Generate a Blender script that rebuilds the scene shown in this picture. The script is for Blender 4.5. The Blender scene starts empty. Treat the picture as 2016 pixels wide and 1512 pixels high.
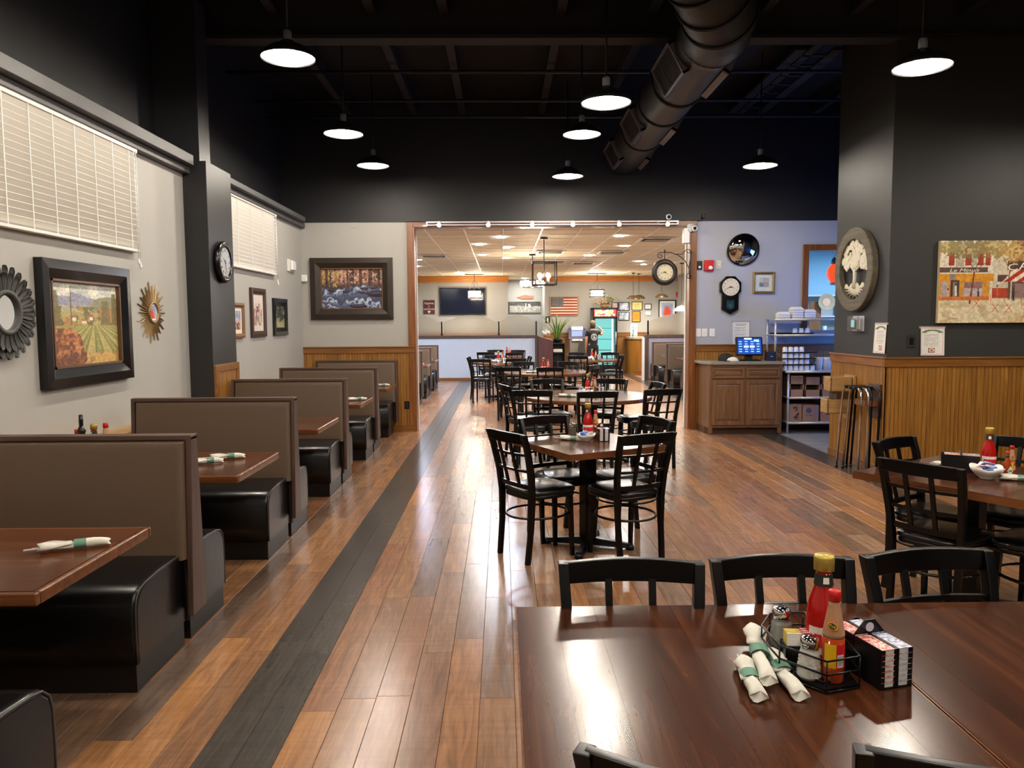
import bpy, math, random
import numpy as np
from mathutils import Vector, Matrix

# ------------------------------------------------------------------ scene, camera, exposure
S = bpy.context.scene
COL = S.collection
R = math.radians
PI = math.pi
random.seed(7)

F_PX, VX, VY, ROLL, CAM_H = 1514.0, 988.0, 634.0, -0.4, 1.62
def make_camera():
    ny = Vector((VX - 1008, 756 - VY, F_PX)).normalized()
    z = Vector((math.sin(R(ROLL)), math.cos(R(ROLL)), 0)); z = (z - ny * z.dot(ny)).normalized()
    x = z.cross(ny)
    cd = bpy.data.cameras.new('camera'); cd.sensor_width = 36; cd.lens = F_PX / 2016 * 36
    cd.clip_start = .02; cd.clip_end = 200
    cam = bpy.data.objects.new('camera', cd); COL.objects.link(cam)
    right = Vector((x[0], ny[0], z[0])); up = Vector((x[1], ny[1], z[1])); fwd = Vector((x[2], ny[2], z[2]))
    m = Matrix((right, up, -fwd)).transposed().to_4x4(); m.translation = (0, 0, CAM_H)
    cam.matrix_world = m
    S.camera = cam
make_camera()
S.view_settings.view_transform = 'Standard'; S.view_settings.look = 'None'
S.view_settings.exposure = 0.42; S.view_settings.gamma = 1.0; S.view_settings.use_curve_mapping = False
S.cycles.use_denoising = True
S.cycles.max_bounces = 8; S.cycles.diffuse_bounces = 4; S.cycles.glossy_bounces = 4; S.cycles.transmission_bounces = 6
S.cycles.sample_clamp_indirect = 4.0
S.cycles.caustics_reflective = False; S.cycles.caustics_refractive = False
W = bpy.data.worlds.new('world'); S.world = W; W.use_nodes = True
W.node_tree.nodes['Background'].inputs[0].default_value = (.35, .45, .6, 1)
W.node_tree.nodes['Background'].inputs[1].default_value = .3
PENDANT, DOWNLIGHT, CHANDELIER, ALCOVE_GLOW = 520.0, 700.0, 55.0, 11.0

# ------------------------------------------------------------------ materials
def lin(c):
    if isinstance(c, str):
        c = c.lstrip('#'); c = [int(c[i:i+2], 16) / 255 for i in (0, 2, 4)]
    return [x / 12.92 if x <= .04045 else ((x + .055) / 1.055) ** 2.4 for x in c]
def rgba(c): return (*lin(c), 1)
MATS = {}
def nodes(name):
    m = bpy.data.materials.new(name); m.use_nodes = True
    nt = m.node_tree; return m, nt, nt.nodes['Principled BSDF'], nt.nodes, nt.links
def mat(name, col, rough=.5, metal=0., coat=0., spec=.5, var=.07, vs=9., em=0., bump=0., bs=60., trans=0., alpha=1., ior=1.45, emc=None):
    if name in MATS: return MATS[name]
    m, nt, b, N, L = nodes(name)
    c = lin(col)
    tc = N.new('ShaderNodeTexCoord'); nz = N.new('ShaderNodeTexNoise'); nz.inputs['Scale'].default_value = vs; nz.inputs['Detail'].default_value = 3
    L.new(tc.outputs['Object'], nz.inputs['Vector'])
    mx = N.new('ShaderNodeMix'); mx.data_type = 'RGBA'
    mx.inputs[6].default_value = (*[x * (1 - var) for x in c], 1); mx.inputs[7].default_value = (*[min(1, x * (1 + var)) for x in c], 1)
    L.new(nz.outputs['Fac'], mx.inputs[0]); L.new(mx.outputs[2], b.inputs['Base Color'])
    b.inputs['Roughness'].default_value = rough; b.inputs['Metallic'].default_value = metal
    b.inputs['Specular IOR Level'].default_value = spec; b.inputs['Coat Weight'].default_value = coat; b.inputs['Coat Roughness'].default_value = .06
    b.inputs['IOR'].default_value = ior; b.inputs['Transmission Weight'].default_value = trans; b.inputs['Alpha'].default_value = alpha
    if em:
        b.inputs['Emission Color'].default_value = (*lin(emc or col), 1); b.inputs['Emission Strength'].default_value = em
    if bump:
        n2 = N.new('ShaderNodeTexNoise'); n2.inputs['Scale'].default_value = bs; n2.inputs['Detail'].default_value = 2
        L.new(tc.outputs['Object'], n2.inputs['Vector'])
        bp = N.new('ShaderNodeBump'); bp.inputs['Strength'].default_value = bump; bp.inputs['Distance'].default_value = .004
        L.new(n2.outputs['Fac'], bp.inputs['Height']); L.new(bp.outputs[0], b.inputs['Normal'])
    MATS[name] = m; return m
def wood(name, c1, c2, axis=1, rough=.35, coat=0., scale=1., c3=None, rand=.0, spec=.5, bump=.08):
    """grain stretched along an object axis"""
    if name in MATS: return MATS[name]
    m, nt, b, N, L = nodes(name)
    tc = N.new('ShaderNodeTexCoord'); mp = N.new('ShaderNodeMapping')
    s = [28 * scale] * 3; s[axis] = 1.6 * scale; mp.inputs['Scale'].default_value = s
    oi = N.new('ShaderNodeObjectInfo')
    mm = N.new('ShaderNodeVectorMath'); mm.operation = 'SCALE'; mm.inputs['Scale'].default_value = 40.
    L.new(oi.outputs['Random'], mm.inputs[0])
    ad = N.new('ShaderNodeVectorMath'); ad.operation = 'ADD'
    L.new(tc.outputs['Object'], mp.inputs[0]); L.new(mp.outputs[0], ad.inputs[0]); L.new(mm.outputs[0], ad.inputs[1])
    nz = N.new('ShaderNodeTexNoise'); nz.inputs['Scale'].default_value = 1; nz.inputs['Detail'].default_value = 6; nz.inputs['Roughness'].default_value = .62; nz.inputs['Distortion'].default_value = .8
    L.new(ad.outputs[0], nz.inputs['Vector'])
    cr = N.new('ShaderNodeValToRGB'); cr.color_ramp.elements[0].position = .28; cr.color_ramp.elements[1].position = .72
    cr.color_ramp.elements[0].color = rgba(c1); cr.color_ramp.elements[1].color = rgba(c2)
    if c3: e = cr.color_ramp.elements.new(.5); e.color = rgba(c3)
    L.new(nz.outputs['Fac'], cr.inputs[0])
    hs = N.new('ShaderNodeHueSaturation'); mr = N.new('ShaderNodeMapRange'); mr.inputs[3].default_value = 1 - rand; mr.inputs[4].default_value = 1 + rand
    L.new(oi.outputs['Random'], mr.inputs[0]); L.new(mr.outputs[0], hs.inputs['Value']); L.new(cr.outputs[0], hs.inputs['Color'])
    L.new(hs.outputs[0], b.inputs['Base Color'])
    b.inputs['Roughness'].default_value = rough; b.inputs['Coat Weight'].default_value = coat; b.inputs['Coat Roughness'].default_value = .05; b.inputs['Specular IOR Level'].default_value = spec
    bp = N.new('ShaderNodeBump'); bp.inputs['Strength'].default_value = bump; bp.inputs['Distance'].default_value = .002
    L.new(nz.outputs['Fac'], bp.inputs['Height']); L.new(bp.outputs[0], b.inputs['Normal'])
    MATS[name] = m; return m
def marbled(name, c1, c2, scale, rough=.35):
    m, nt, b, N, L = nodes(name); tc = N.new('ShaderNodeTexCoord'); nz = N.new('ShaderNodeTexNoise'); nz.inputs['Scale'].default_value = scale; nz.inputs['Distortion'].default_value = 2.5
    cr = N.new('ShaderNodeValToRGB'); cr.color_ramp.elements[0].position = .42; cr.color_ramp.elements[1].position = .58; cr.color_ramp.elements[0].color = rgba(c1); cr.color_ramp.elements[1].color = rgba(c2)
    L.new(tc.outputs['Object'], nz.inputs['Vector']); L.new(nz.outputs['Fac'], cr.inputs[0]); L.new(cr.outputs[0], b.inputs['Base Color']); b.inputs['Roughness'].default_value = rough; MATS[name] = m; return m
def attr_mat(name, rough=.5, spec=.3, coat=0., em=0.):
    if name in MATS: return MATS[name]
    m, nt, b, N, L = nodes(name)
    a = N.new('ShaderNodeAttribute'); a.attribute_name = 'Col'
    L.new(a.outputs['Color'], b.inputs['Base Color']); b.inputs['Roughness'].default_value = rough; b.inputs['Specular IOR Level'].default_value = spec; b.inputs['Coat Weight'].default_value = coat; b.inputs['Coat Roughness'].default_value = .03
    if em: L.new(a.outputs['Color'], b.inputs['Emission Color']); b.inputs['Emission Strength'].default_value = em
    MATS[name] = m; return m
def floor_mat():
    m, nt, b, N, L = nodes('plank_floor')
    a = N.new('ShaderNodeAttribute'); a.attribute_name = 'tone'
    g = N.new('ShaderNodeNewGeometry')
    mp = N.new('ShaderNodeMapping'); mp.inputs['Scale'].default_value = (26, 2.2, 1)
    ad = N.new('ShaderNodeVectorMath'); ad.operation = 'ADD'
    sc = N.new('ShaderNodeVectorMath'); sc.operation = 'SCALE'; sc.inputs['Scale'].default_value = 733.
    L.new(g.outputs['Position'], mp.inputs[0]); L.new(a.outputs['Fac'], sc.inputs[0]); L.new(mp.outputs[0], ad.inputs[0]); L.new(sc.outputs[0], ad.inputs[1])
    nz = N.new('ShaderNodeTexNoise'); nz.inputs['Scale'].default_value = 1; nz.inputs['Detail'].default_value = 7; nz.inputs['Roughness'].default_value = .65; nz.inputs['Distortion'].default_value = 1.4
    L.new(ad.outputs[0], nz.inputs['Vector'])
    mp2 = N.new('ShaderNodeMapping'); mp2.inputs['Scale'].default_value = (2.5, 34, 1)
    L.new(g.outputs['Position'], mp2.inputs[0])
    n2 = N.new('ShaderNodeTexNoise'); n2.inputs['Scale'].default_value = 1; n2.inputs['Detail'].default_value = 3; L.new(mp2.outputs[0], n2.inputs['Vector'])
    cr = N.new('ShaderNodeValToRGB'); el = cr.color_ramp.elements
    cols = [(0, '#86644c'), (.08, '#9c6c46'), (.16, '#675448'), (.24, '#a8764b'), (.32, '#7a6050'), (.4, '#8d5f42'), (.5, '#9a7a62'), (.8, '#4a433e'), (1, '#3d3833')]
    el[0].position, el[0].color = 0, rgba(cols[0][1]); el[1].position, el[1].color = 1, rgba(cols[-1][1])
    for p, c in cols[1:-1]: e = el.new(p); e.color = rgba(c)
    hf = N.new('ShaderNodeMath'); hf.operation = 'MULTIPLY'; hf.inputs[1].default_value = .5
    L.new(a.outputs['Fac'], hf.inputs[0]); L.new(hf.outputs[0], cr.inputs[0])
    rp = N.new('ShaderNodeMapRange'); rp.inputs[1].default_value = .3; rp.inputs[2].default_value = .7; rp.inputs[3].default_value = .62; rp.inputs[4].default_value = 1.28
    L.new(nz.outputs['Fac'], rp.inputs[0])
    r2 = N.new('ShaderNodeMapRange'); r2.inputs[1].default_value = .35; r2.inputs[2].default_value = .7; r2.inputs[3].default_value = .92; r2.inputs[4].default_value = 1.07
    L.new(n2.outputs['Fac'], r2.inputs[0])
    mu = N.new('ShaderNodeMath'); mu.operation = 'MULTIPLY'; L.new(rp.outputs[0], mu.inputs[0]); L.new(r2.outputs[0], mu.inputs[1])
    hs = N.new('ShaderNodeHueSaturation'); L.new(cr.outputs[0], hs.inputs['Color']); L.new(mu.outputs[0], hs.inputs['Value']); L.new(hs.outputs[0], b.inputs['Base Color'])
    b.inputs['Roughness'].default_value = .24; b.inputs['Specular IOR Level'].default_value = .36
    b.inputs['Coat Weight'].default_value = .0; b.inputs['Coat Roughness'].default_value = .05
    bp = N.new('ShaderNodeBump'); bp.inputs['Strength'].default_value = .12; bp.inputs['Distance'].default_value = .001
    L.new(mu.outputs[0], bp.inputs['Height']); L.new(bp.outputs[0], b.inputs['Normal'])
    MATS['plank_floor'] = m; return m

# ------------------------------------------------------------------ mesh builder
class MB:
    def __init__(s): s.v = []; s.f = []; s.sm = []; s.M = None
    def add(s, vs, fs, smooth=False):
        o = len(s.v)
        if s.M is not None: vs = [s.M @ Vector(p) for p in vs]
        s.v += [tuple(p) for p in vs]; s.f += [tuple(i + o for i in f) for f in fs]; s.sm += [smooth] * len(fs); return s
    def box(s, x0, x1, y0, y1, z0, z1):
        vs = [(x, y, z) for z in (z0, z1) for y in (y0, y1) for x in (x0, x1)]
        return s.add(vs, [(0, 2, 3, 1), (4, 5, 7, 6), (0, 1, 5, 4), (2, 6, 7, 3), (0, 4, 6, 2), (1, 3, 7, 5)])
    def hexa(s, b, t):
        """b, t: four bottom and four top corners, same winding (counter-clockwise from above)"""
        return s.add(list(b) + list(t), [(3, 2, 1, 0), (4, 5, 6, 7), (0, 1, 5, 4), (1, 2, 6, 5), (2, 3, 7, 6), (3, 0, 4, 7)])
    def loft(s, rings, caps=True, smooth=True, closed=False):
        n = len(rings[0]); vs = [p for r in rings for p in r]; fs = []
        m = len(rings)
        for k in range(m if closed else m - 1):
            a, b = k * n, ((k + 1) % m) * n
            fs += [(a + i, a + (i + 1) % n, b + (i + 1) % n, b + i) for i in range(n)]
        s.add(vs, fs, smooth)
        if caps and not closed:
            o = len(s.v) - len(vs)
            s.f.append(tuple(o + i for i in range(n - 1, -1, -1))); s.sm.append(False)
            s.f.append(tuple(o + (m - 1) * n + i for i in range(n))); s.sm.append(False)
        return s
    def cyl(s, p0, p1, r0, r1=None, n=14, caps=True, smooth=True):
        p0, p1 = Vector(p0), Vector(p1); r1 = r0 if r1 is None else r1
        d = (p1 - p0).normalized(); a = d.orthogonal().normalized(); b = d.cross(a)
        rg = [[p + (a * math.cos(t) + b * math.sin(t)) * r for t in [2 * PI * i / n for i in range(n)]] for p, r in ((p0, r0), (p1, r1))]
        return s.loft(rg, caps, smooth)
    def lathe(s, prof, n=20, c=(0, 0, 0), smooth=True, caps=True):
        rg = [[(c[0] + r * math.cos(2 * PI * i / n), c[1] + r * math.sin(2 * PI * i / n), c[2] + z) for i in range(n)] for r, z in prof]
        return s.loft(rg, caps, smooth)
    def tube(s, pts, r, n=8, closed=False, caps=True, flat=None):
        pts = [Vector(p) for p in pts]; m = len(pts); rg = []; a = None
        for i, p in enumerate(pts):
            q0 = pts[(i - 1) % m] if (closed or i > 0) else p; q1 = pts[(i + 1) % m] if (closed or i < m - 1) else p
            d = (q1 - q0).normalized()
            a = (d.orthogonal() if a is None else a - d * a.dot(d)).normalized(); b = d.cross(a)
            rr = r[i] if isinstance(r, (list, tuple)) else r
            rg.append([p + (a * math.cos(t) + b * math.sin(t)) * rr for t in [2 * PI * k / n for k in range(n)]])
        return s.loft(rg, caps, True, closed)
    def prism(s, poly, a, b, plane='xz', smooth=False):
        """poly in the plane, extruded from a to b along the third axis"""
        def P(u, v, w): return {'xz': (u, w, v), 'xy': (u, v, w), 'yz': (w, u, v)}[plane]
        n = len(poly); vs = [P(u, v, a) for u, v in poly] + [P(u, v, b) for u, v in poly]
        fs = [tuple(range(n)), tuple(range(2 * n - 1, n - 1, -1))] + [(i, n + i, n + (i + 1) % n, (i + 1) % n) for i in range(n)]
        o = len(s.sm); s.add(vs, fs, smooth)
        s.sm[o] = s.sm[o + 1] = False
        return s
    def sphere(s, c, r, n=14, m=8):
        rx, ry, rz = (r, r, r) if not isinstance(r, (tuple, list)) else r
        rg = [[(c[0] + rx * math.sin(PI * k / m) * math.cos(2 * PI * i / n), c[1] + ry * math.sin(PI * k / m) * math.sin(2 * PI * i / n), c[2] - rz * math.cos(PI * k / m)) for i in range(n)] for k in [.12] + list(range(1, m)) + [m - .12]]
        return s.loft(rg, True, True)
    def build(s, name, m, parent=None, bevel=0, seg=2, sub=0, fix=True):
        me = bpy.data.meshes.new(name); me.from_pydata(s.v, [], s.f)
        me.polygons.foreach_set('use_smooth', s.sm)
        me.update()
        if fix:
            import bmesh
            bm = bmesh.new(); bm.from_mesh(me); bmesh.ops.recalc_face_normals(bm, faces=bm.faces); bm.to_mesh(me); bm.free()
        return put(name, me, m, parent, bevel, seg, sub)
def put(name, me, m, parent=None, bevel=0, seg=2, sub=0):
    o = bpy.data.objects.new(name, me); COL.objects.link(o)
    if m is not None: me.materials.append(m)
    if parent is not None: o.parent = parent
    if bevel:
        md = o.modifiers.new('bevel', 'BEVEL'); md.width = bevel; md.segments = seg; md.limit_method = 'ANGLE'; md.angle_limit = R(40); md.harden_normals = False
        for p in me.polygons: p.use_smooth = True
        md2 = o.modifiers.new('wn', 'WEIGHTED_NORMAL'); md2.keep_sharp = True
    if sub:
        md = o.modifiers.new('sub', 'SUBSURF'); md.levels = sub; md.render_levels = sub
        for p in me.polygons: p.use_smooth = True
    return o
def tag(o, label, cat, group=None):
    o['label'] = label; o['category'] = cat
    if group: o['group'] = group
    return o
def thing(name, label, cat, loc=(0, 0, 0), rz=0, group=None):
    o = bpy.data.objects.new(name, None); o.empty_display_size = .1; COL.objects.link(o)
    o.location = loc; o.rotation_euler = (0, 0, R(rz)); return tag(o, label, cat, group)
def struct(o): o['kind'] = 'structure'; return o
def stuff(o): o['kind'] = 'stuff'; return o
KIDS = {}
def dup(root, loc, rz, label, group=None, scale=None):
    def cp(o, parent):
        c = o.copy(); COL.objects.link(c)
        if parent is not None: c.parent = parent
        for ch in o.children: cp(ch, c)
        return c
    r = cp(root, None); r.location = loc; r.rotation_euler = (0, 0, R(rz)); r['label'] = label
    if group: r['group'] = group
    if scale: r.scale = (scale,) * 3
    return r
TXT = {}
def txt(s, size, parent, loc, m, rot=(90, 0, 0), ext=.0008, name='lettering', align='CENTER', sx=1., shear=0.):
    key = (s, round(size, 4), ext, align, shear, m.name)
    if key not in TXT:
        c = bpy.data.curves.new(name, 'FONT'); c.body = s; c.size = size; c.extrude = ext; c.align_x = align; c.align_y = 'CENTER'; c.shear = shear; c.resolution_u = 2
        o = bpy.data.objects.new('tmp_text', c); COL.objects.link(o)
        me = bpy.data.meshes.new_from_object(o); me.name = name; me.materials.clear(); me.materials.append(m)
        bpy.data.objects.remove(o); TXT[key] = me
    o = put(name, TXT[key], None, parent); o.location = loc; o.rotation_euler = [R(a) for a in rot]; o.scale = (sx, 1, 1)
    return o
def grid_pic(name, img, w, h, parent, m, loc=(0, 0, 0), plane='xz', bend=None):
    """flat print: a fine grid whose corner colours hold the drawing; img rows run top to bottom, sRGB 0..1"""
    ih, iw = img.shape[:2]
    xs = np.linspace(-w / 2, w / 2, iw + 1); zs = np.linspace(h / 2, -h / 2, ih + 1)
    X, Z = np.meshgrid(xs, zs); n = iw + 1
    if bend: P = [bend(x, z) for x, z in zip(X.ravel(), Z.ravel())]
    elif plane == 'xz': P = np.stack([X.ravel() + loc[0], np.full(X.size, loc[1]), Z.ravel() + loc[2]], 1).tolist()
    else: P = np.stack([X.ravel() + loc[0], Z.ravel() + loc[1], np.full(X.size, loc[2])], 1).tolist()
    j, i = np.meshgrid(np.arange(ih), np.arange(iw), indexing='ij'); a = (j * n + i).ravel()
    F = np.stack([a + n, a + n + 1, a + 1, a], 1).tolist()
    me = bpy.data.meshes.new(name); me.from_pydata(P, [], F); me.update()
    ca = me.color_attributes.new('Col', 'FLOAT_COLOR', 'CORNER')
    c = np.clip(img, 0, 1); c = np.where(c <= .04045, c / 12.92, ((c + .055) / 1.055) ** 2.4).reshape(-1, 3)
    c = np.concatenate([c, np.ones((len(c), 1))], 1); c = np.repeat(c, 4, 0).astype(np.float32)
    ca.data.foreach_set('color', c.ravel())
    return put(name, me, m, parent)
# ------------------------------------------------------------------ shared materials
GREY = mat('grey_paint', '#aaa8a2', .6, var=.03, bump=.05, bs=120)
GREY_BLUELIT = mat('grey_paint_blue_lit', '#a8acba', .6, var=.03, bump=.05, bs=120)  # grey wall paint again, with the tint of the blue light in its colour
BLACKP = mat('black_paint', '#1d1d20', .55, var=.1, vs=3, bump=.05)
CHAR = mat('charcoal_paint', '#2b2b2a', .6, var=.06, vs=3)
HONEY = wood('honey_wood', '#714a1a', '#ab7736', 2, .4, .1, 1., '#8f6126', .08)
HONEYH = wood('honey_wood_rail', '#653c14', '#96622c', 0, .35, .15, 1., '#7d4f20', .04)
CASING = wood('casing_wood', '#5e3517', '#94592a', 2, .35, .15, 1., '#7a4820')
OAK = wood('oak', '#593c21', '#876140', 2, .42, .05, 1.2, '#714e2e', .05)
OAKH = wood('oak_across', '#593c21', '#876140', 0, .42, .05, 1.2, '#714e2e', .05)
CHERRY = wood('cherry_top', '#2e1409', '#56301b', 1, .2, .0, .7, '#42210f', .14, .3, .0)
CHERRYX = wood('cherry_top_across', '#40200f', '#6b3e24', 0, .2, .0, .7, '#522c17', .1, .4, .02)
CHEDGE = wood('table_edge', '#54301a', '#7c4c2a', 0, .22, .0, .8, '#673d22', .05)
DKWOOD = wood('dark_brown_wood', '#33241f', '#574138', 2, .45, .05, 1., '#4c3830', .05)
BROWNV = mat('brown_vinyl', '#5e4d3e', .42, var=.12, vs=180, bump=.06, bs=300)
BLACKV = mat('black_vinyl', '#08080a', .3, var=.1, bump=.2, bs=11, coat=.1, spec=.45)
BLACKM = mat('black_metal', '#040405', .3, var=.1, spec=.35)
PIPING = mat('piping', '#3b3a38', .35)
STEEL = mat('steel', '#c6c9d2', .3, metal=.45, var=.03)
CHROME = mat('chrome', '#d5d5d5', .08, metal=1., var=.02)
WHITE = mat('white_plastic', '#e8e8e6', .4, var=.02)
WHITEP = mat('white_paint', '#e4e2dc', .5, var=.02)
CREAM = mat('cream_paint', '#cfc8b4', .6, var=.03)
BLACKPL = mat('black_plastic', '#0c0c0d', .3, var=.1)
RED = mat('red_plastic', '#c01c1a', .35)
GLASS = mat('clear_glass', '#ffffff', .03, trans=1., var=0, ior=1.45)
PRINT = attr_mat('print', .55, .2)
PRINTG = attr_mat('print_glazed', .4, .3, .6)
PRINTL = attr_mat('print_lit', .5, .2, 0, 1.1)
MIRROR = mat('mirror_glass', '#e8ecec', .02, metal=1., var=0)
GOLD = mat('gold', '#8f744c', .42, metal=.6, var=.15)
PORC = mat('porcelain', '#eceae4', .15, var=.02, coat=.4)
LAMP = mat('lamp_glow', '#ffffff', .5, em=PENDANT, emc='#fff3e2')
LAMPW = mat('warm_lamp_glow', '#ffffff', .5, em=CHANDELIER, emc='#fff2e0')
LAMPD = mat('downlight_glow', '#ffffff', .5, em=DOWNLIGHT, emc='#fdfaf4')
LAMPC = mat('cool_lamp_glow', '#ffffff', .5, em=DOWNLIGHT, emc='#dce9ff')

CEIL_Z, BACK_Y, FAR_CEIL = 4.85, 11.45, 3.06
LWX = -2.94

# ------------------------------------------------------------------ walls
def wall(name, axis, p, t, u0, u1, z0, z1, m, holes=()):
    """axis 'x': slab between x=p and x=p+t running along y; 'y': the other way. holes (u0,u1,z0,z1) stay open"""
    us = sorted({u0, u1, *[h[0] for h in holes], *[h[1] for h in holes]}); zs = sorted({z0, z1, *[h[2] for h in holes], *[h[3] for h in holes]})
    b = MB()
    for ua, ub in zip(us, us[1:]):
        for za, zb in zip(zs, zs[1:]):
            uc, zc = (ua + ub) / 2, (za + zb) / 2
            if any(h[0] < uc < h[1] and h[2] < zc < h[3] for h in holes): continue
            a, c = min(p, p + t), max(p, p + t)
            if axis == 'x': b.box(a, c, ua, ub, za, zb)
            else: b.box(ua, ub, a, c, za, zb)
    return struct(b.build(name, m))
W1 = (3.7, 6.27, 2.24, 2.98); W2 = (8.0, 10.06, 2.26, 3.0)
wall('wall_left', 'x', LWX, -.26, -3.2, BACK_Y, 0, 3.09, GREY, [W1, W2])
wall('wall_left_upper', 'x', -3.2, -.2, -3.2, BACK_Y, 3.09, CEIL_Z, BLACKP)
wall('wall_back_left', 'y', BACK_Y, .15, -3.2, -1.30, 0, 3.09, GREY)
wall('wall_back_right', 'y', BACK_Y, .15, 2.80, 6.4, 0, 3.09, GREY_BLUELIT, [(4.55, 5.5, 1.47, 2.65)])
wall('wall_back_upper', 'y', BACK_Y - .004, .16, -3.4, 6.4, 3.085, CEIL_Z, BLACKP)
wall('wall_right_near', 'x', 6.2, .2, -3.2, BACK_Y, 0, CEIL_Z, CHAR)
wall('wall_front', 'y', -3.2, -.2, -3.4, 6.4, 0, CEIL_Z, GREY)
b = MB(); b.box(3.965, 6.2, 7.88, 9.15, 0, CEIL_Z); struct(b.build('wall_right', CHAR, bevel=.006))
# floor slab and planks
b = MB(); b.box(-3.4, 8.2, -3.4, 27.5, -.2, -.004); FLOOR = struct(b.build('floor', mat('floor_gap', '#2c211a', .7)))
FM = floor_mat()
def in_view(x, y, z=0):
    p = S.camera.matrix_world.inverted() @ Vector((x, y, z))
    if p.z > -.1: return None
    return 1008 + F_PX * p.x / -p.z, 756 - F_PX * p.y / -p.z
PW, PL, GAP = .15, 1.22, .0016
planks = []
rr = random.Random(3)
for i in range(-14, 39):
    x0 = -.855 + PW * i; off = rr.random() * PL
    if x0 < LWX - .02 or x0 + PW > 5.6: continue
    for k in range(-3, 23):
        y0 = -3.2 + off + PL * k
        y1 = min(y0 + PL, 27.3)
        if y0 > 27.2: continue
        if x0 > 3.9 and y0 > 7.4 and y0 < 16: continue
        dark = i in (-2, -1, 30, 31)
        tone = rr.uniform(1.55, 2.) if dark else rr.uniform(0, 1.)
        q = [in_view(x, y) for x in (x0, x0 + PW) for y in (y0, y1)]
        area = 0
        if y0 > .8 and all(q):
            cx = [min(2016, max(0, p[0])) for p in q]; cy = [min(1512, max(0, p[1])) for p in q]
            # quadrilateral area inside the frame
            o = [0, 1, 3, 2]; area = abs(sum(cx[o[j]] * cy[o[(j + 1) % 4]] - cx[o[(j + 1) % 4]] * cy[o[j]] for j in range(4))) / 2
            hid = (x0 < -1.75) or (x0 > .1 and y1 < 2.3)
            if hid: area *= .05
        planks.append((area, x0, y0, y1, tone))
planks.sort(key=lambda t: -t[0])
def plank_geo(bm, x0, y0, y1):
    g = GAP / 2; c = .0009
    b0 = [(x0 + g, y0 + g), (x0 + PW - g, y0 + g), (x0 + PW - g, y1 - g), (x0 + g, y1 - g)]
    t0 = [(x0 + g + c, y0 + g + c), (x0 + PW - g - c, y0 + g + c), (x0 + PW - g - c, y1 - g - c), (x0 + g + c, y1 - g - c)]
    vs = [(x, y, -.004) for x, y in b0] + [(x, y, -.0012) for x, y in b0] + [(x, y, 0) for x, y in t0]
    fs = [(8, 9, 10, 11)] + [(a, (a + 1) % 4, 4 + (a + 1) % 4, 4 + a) for a in range(4)] + [(4 + a, 4 + (a + 1) % 4, 8 + (a + 1) % 4, 8 + a) for a in range(4)]
    bm.add(vs, fs)
for n, (a, x0, y0, y1, tone) in enumerate(planks[:296]):
    bm = MB(); plank_geo(bm, x0, y0, y1); o = bm.build('plank', FM, FLOOR, fix=False)
    at = o.data.attributes.new('tone', 'FLOAT', 'POINT'); at.data.foreach_set('value', [tone] * 12)
bm = MB(); tn = []
for a, x0, y0, y1, tone in planks[296:]: plank_geo(bm, x0, y0, y1); tn += [tone] * 12
o = stuff(bm.build('planks_beyond', FM, FLOOR, fix=False)); at = o.data.attributes.new('tone', 'FLOAT', 'POINT'); at.data.foreach_set('value', tn)
# tiles of the service alcove and bar
TILE = mat('grey_tile', '#8a857f', .45, var=.3, vs=5)
tb = MB(); tb.box(.003, .327, .003, .327, -.004, .001); tme = None
for i in range(7):
    for k in range(7):
        x, y = 3.965 + .33 * i, 9.18 + .33 * k
        if tme is None: o = tb.build('tile', TILE, FLOOR, bevel=0); tme = o.data
        else: o = put('tile', tme, None, FLOOR)
        o.location = (x, y, 0)
struct(MB().box(3.945, 3.963, 9.16, 10.9, -.003, .006).build('trim_1', mat('pale_metal_strip', '#a8a29a', .3, metal=.6)))
# ceiling of the main room: deck, girders, joists
CE = struct(MB().box(-3.4, 6.4, -3.4, BACK_Y + .16, CEIL_Z, CEIL_Z + .15).build('ceiling', mat('black_deck', '#0c0c0e', .8)))
DUSTB = mat('dusty_black', '#232225', .7, var=.2)
for y in (7.9, .9):
    g = MB(); g.box(-3.2, 6.2, y - .1, y + .1, 4.40, 4.44); g.box(-3.2, 6.2, y - .012, y + .012, 4.44, 4.80); g.box(-3.2, 6.2, y - .1, y + .1, 4.80, CEIL_Z); g.build('girder', DUSTB, CE)
for x in (-2.2, -1.25, -.55, .6, 1.5, 2.6, 3.5, 4.6):
    g = MB(); g.box(x - .045, x + .045, -3.2, BACK_Y, 4.63, 4.66); g.box(x - .01, x + .01, -3.2, BACK_Y, 4.66, CEIL_Z); g.build('joist', DUSTB, CE)
for y, z in ((9.3, 4.55), (10.3, 4.5), (10.9, 4.45)):
    MB().cyl((-3.2, y, z), (6.2, y, z), .022, n=8).build('pipe', DUSTB, CE)
g = MB(); g.box(3.3, 3.42, 8.8, 11.4, 4.62, 4.66); g.box(3.72, 3.84, 8.8, 11.4, 4.62, 4.66)
for k in range(7): g.box(3.42, 3.72, 9.0 + .36 * k, 9.04 + .36 * k, 4.63, 4.65)
g.build('cable_tray', DUSTB, CE)
# left ledge trims
LEDGE = mat('ledge_black', '#4a4a4c', .5, var=.1)
struct(MB().box(-3.2, -2.8, -3.2, 7.19, 3.06, 3.15).box(-3.1, -2.87, -3.2, 7.27, 3.0, 3.06).build('trim_2', LEDGE, bevel=.004))
struct(MB().box(-3.2, -2.8, 7.92, 11.2, 3.07, 3.13).box(-3.1, -2.87, 7.92, 11.44, 3.01, 3.07).build('trim_3', LEDGE, bevel=.004))
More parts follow.
